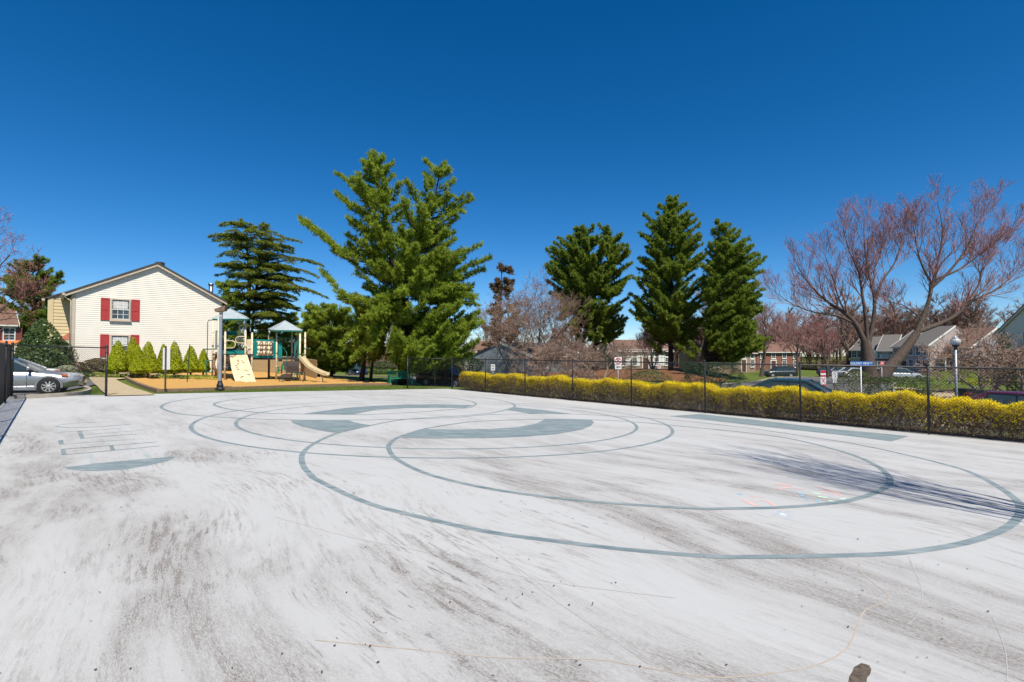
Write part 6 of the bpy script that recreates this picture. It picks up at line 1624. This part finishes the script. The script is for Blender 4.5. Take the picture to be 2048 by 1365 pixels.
# ------------------------------------------------------------------ arborvitae row, shrubs and beds
arb = [(236, 29.5, 681, 735, 19), (266, 30.5, 674, 732, 17), (276, 29.6, 690, 735, 14), (297, 30.0, 682, 736, 17), (327, 31.2, 688, 735, 12), (349, 31.6, 682, 737, 16), (382, 33, 692, 737, 15), (407, 33.6, 698, 738, 12)]
names = ["first lime arborvitae from the left, beside the fence post", "taller lime arborvitae behind the second gap in the row", "short lime arborvitae squeezed between two taller ones", "broad lime arborvitae left of the blank white board", "slim lime arborvitae behind the blank white board", "wide lime arborvitae just right of the blank white board", "lime arborvitae behind the thin green post", "last lime arborvitae on the right beside the play structure"]
for i, (u, y, vt, vb, hw) in enumerate(arb):
    p = AT(u, y); h = ZV(vt, y) - p.z; r = hw * 1.0 * y / 1000
    bush("arborvitae", names[i], "shrub", p, r, r, h - 0.34, "cone", 9000, 0.04, M_ARBOR, 60 + i, "lime arborvitae along the white house", z0=0.34, lump=0.12)
p = AT(84, 31.5); bush("holly_bush", "large dark glossy holly between the parked cars and the cream house", "shrub", p, 1.55, 1.4, ZV(636, 31.5) - p.z, "cone", 9000, 0.075, M_HOLLY, 80, lump=0.12)
p = AT(118, 32); bush("holly_bush", "lower dark holly tucked against the bay window", "shrub", p, 0.8, 0.8, ZV(680, 32) - p.z, "round", 3000, 0.07, M_HOLLY, 81)
p = AT(196, 30.5); bush("shrub", "sprawling brown green shrub below the lower gable window", "shrub", p, 0.85, 0.6, 0.95, "round", 7500, 0.045, leaf_mat("bronze_shrub", (0.06, 0.05, 0.02), (0.2, 0.15, 0.07), .2), 82)
p = AT(158, 31.2); bush("shrub", "small reddish brown shrub at the corner of the white house", "shrub", p, 0.45, 0.4, 0.65, "round", 1100, 0.035, leaf_mat("rusty_shrub", (0.08, 0.035, 0.02), (0.2, 0.09, 0.05), .2), 83)
p = AT(133, 29.5); bush("flower_clump", "clump of white flowers and stones by the parked cars", "flowers", p, 0.55, 0.45, 0.5, "round", 2600, 0.04, leaf_mat("white_flower_heads", (0.1, 0.14, 0.05), (0.5, 0.5, 0.36), .2), 84)
g = random.Random(9)
for i in range(9):
    u = 165 + i * 31 + g.uniform(-5, 5); y = 28.6 + (u - 165) / 250 * 3.2; p = AT(u, y)
    bush("ground_cover", "low ground cover clump " + ["at the corner of the white house", "under the sprawling brown green shrub", "left of the first arborvitae", "below the first arborvitae", "below the short arborvitae", "below the broad arborvitae left of the board", "below the slim arborvitae behind the board", "below the wide arborvitae right of the board", "below the last two arborvitae"][i], "ground cover", p, 0.75, 0.4, 0.26, "round", 900, 0.035, M_LAUREL if i % 3 else M_SHRUBD, 90 + i, "low plants along the house bed", stem=False)
def shrub_at(label, u, y, vt, hw, m, seed, shape="round", size=0.05, n=3500, depth=None, cat="shrub", group=None):
    p = AT(u, y); h = ZV(vt, y) - p.z; r = hw * y / 1000
    return bush("shrub", label, cat, p, r, depth or r * .8, max(.3, h), shape, n, size, m, seed, group)
shrub_at("large clipped dark green shrub below the leaning pine", 1421, 33, 727, 52, M_SHRUBD, 110, "box", 0.045, 9000, 1.1)
shrub_at("airy olive shrub behind the hedge left of the clipped dark shrub", 1300, 30, 742, 50, M_SHRUB, 111, size=.045, n=5000)
shrub_at("feathery olive shrub around the street name pole", 1712, 26, 742, 42, M_SHRUB, 112, size=.04, n=6000)
shrub_at("clipped green shrub right of the street name pole", 1800, 25, 758, 52, leaf_mat("mid_green_shrub", (0.03, 0.06, 0.015), (0.13, 0.17, 0.05), .25), 113, "box", .036, 9000, .9)
shrub_at("pale yellow green shrub behind the globe lamp", 1942, 44, 757, 22, M_ARBOR, 114, size=.05, n=1600)
shrub_at("flowering pale shrub left of the globe lamp", 1913, 46, 750, 16, leaf_mat("pale_blossom", (0.3, 0.32, 0.2), (0.7, 0.66, 0.5), .3), 115, size=.05, n=1400)
shrub_at("dark evergreen shrub beside the porch of the townhouse", 1935, 62, 715, 14, M_SHRUBD, 116, "cone", .08, 2500)
shrub_at("tall dark evergreen before the white house at the right edge", 2010, 45, 662, 20, M_SHRUBD, 117, "cone", .08, 3500)
shrub_at("dark rounded evergreen at the foot of the right edge trees", 2040, 33, 730, 28, M_SHRUBD, 118, "round", .06, 3000)
shrub_at("brown twiggy bush behind the black car with red tail lights", 855, 72, 728, 16, leaf_mat("brown_bush", (0.1, 0.07, 0.04), (0.26, 0.2, 0.12), .2), 119, size=.09, n=2200)
shrub_at("dry golden brush beyond the street behind the large pine", 900, 80, 722, 40, leaf_mat("golden_brush", (0.22, 0.16, 0.06), (0.42, 0.33, 0.14), .3), 120, size=.1, n=3500)
shrub_at("dark thicket beside the far end of the street", 765, 84, 724, 34, M_SHRUBD, 121, size=.1, n=4000)
shrub_at("dark evergreen thicket left of the red brick house", 935, 58, 715, 30, M_SHRUBD, 122, size=.09, n=4000)
shrub_at("green thicket right of the stockade fence", 640, 48, 706, 34, M_LAUREL, 123, size=.07, n=4500)
shrub_at("dark thicket filling the gap behind the playground towers", 530, 62, 690, 60, M_SHRUBD, 124, size=.09, n=6000)
shrub_at("grey green thicket between cedar and white house", 465, 66, 690, 34, M_SHRUB, 125, size=.09, n=4000)
shrub_at("dark evergreen mass behind the far left holly", 20, 70, 660, 60, M_SHRUBD, 126, size=.1, n=5000)
shrub_at("olive undergrowth at the end of the parking lane", 1620, 108, 715, 60, M_SHRUB, 127, size=.13, n=4000)
shrub_at("red stemmed low shrub by the black bin", 1935, 27, 785, 14, leaf_mat("red_low_shrub", (0.12, 0.03, 0.02), (0.3, 0.08, 0.06), .2), 128, size=.03, n=900)
# black bin and mulch bags by the path
p = AT(1927, 28); B = empty("trash_bin", p, R(10), "black wheeled bin beside the globe lamp pole", "bin")
MB().add([(-.24, -.26, 0), (.24, -.26, 0), (.24, .26, 0), (-.24, .26, 0), (-.3, -.33, .95), (.3, -.33, .95), (.3, .33, .95), (-.3, .33, .95)], [(3, 2, 1, 0), (4, 5, 6, 7), (0, 1, 5, 4), (1, 2, 6, 5), (2, 3, 7, 6), (3, 0, 4, 7)]).build("body", M_BLACKP, B, bevel=.02)
MB().box((0, 0, 1.0), (.66, .72, .07)).build("lid", M_BLACKP, B, bevel=.02)
for s in (-.27, .27): MB().tube([(s - .03, .3, .1), (s + .03, .3, .1)], .1, 12).build("wheel", M_TYRE, B)

# ------------------------------------------------------------------ grass blades along the edges that show most
def grass():
    g = np.random.default_rng(12); P = []
    def area(A, B, n):
        A, B = np.array(A), np.array(B); s = g.uniform(0, 1, n); t = g.uniform(0, 1, n); seg = s * (len(A) - 1); i = np.minimum(seg.astype(int), len(A) - 2); f = (seg - i)[:, None]
        P.append((A[i] * (1 - f) + A[i + 1] * f) * (1 - t)[:, None] + (B[i] * (1 - f) + B[i + 1] * f) * t[:, None])
    fe = [tuple(court_pt(A0 - .06, n)) for n in np.linspace(3.0, N1, 8)]
    bf = [tuple(p) for p in resample(bed_front, 8)]
    area(fe, bf, 22000)
    area([(-17.6, 19.2), (-19.4, 23), (-21.9, 27.8)], [(-15.5, 18.0), (-17.7, 21.6), (-21.1, 27.1)], 6000)
    area([(-19.2, 27.9), (-16, 28), (-12, 32)], [(-26, 33.5), (-23.5, 35), (-20.5, 36.5)], 16000)
    area([(-15.6, 23.6), (-19.2, 27.6)], [tuple(bed_front[0]), tuple(bed_back[0])], 5000)
    area([(-12.5, 37), (-8, 39)], [(-22, 42), (-12, 46)], 7000)
    A = np.concatenate(P); N = len(A); Z = T(A[:, 0], A[:, 1]) - 0.055
    pts = np.column_stack([A, Z]); D = np.column_stack([g.normal(0, .5, N), g.normal(0, .5, N), np.ones(N)])
    o = obj("grass", tri_mesh("grass", blades(pts, D, g.uniform(.04, .10, N), g.uniform(.012, .028, N), g), np.repeat(g.uniform(0, 1, N), 3)), leaf_mat("grass_blades", (0.07, 0.13, 0.018), (0.24, 0.30, 0.06), .35))
    tag(o, "short spring grass along the court and around the playground bed", "grass", kind="stuff")
grass()
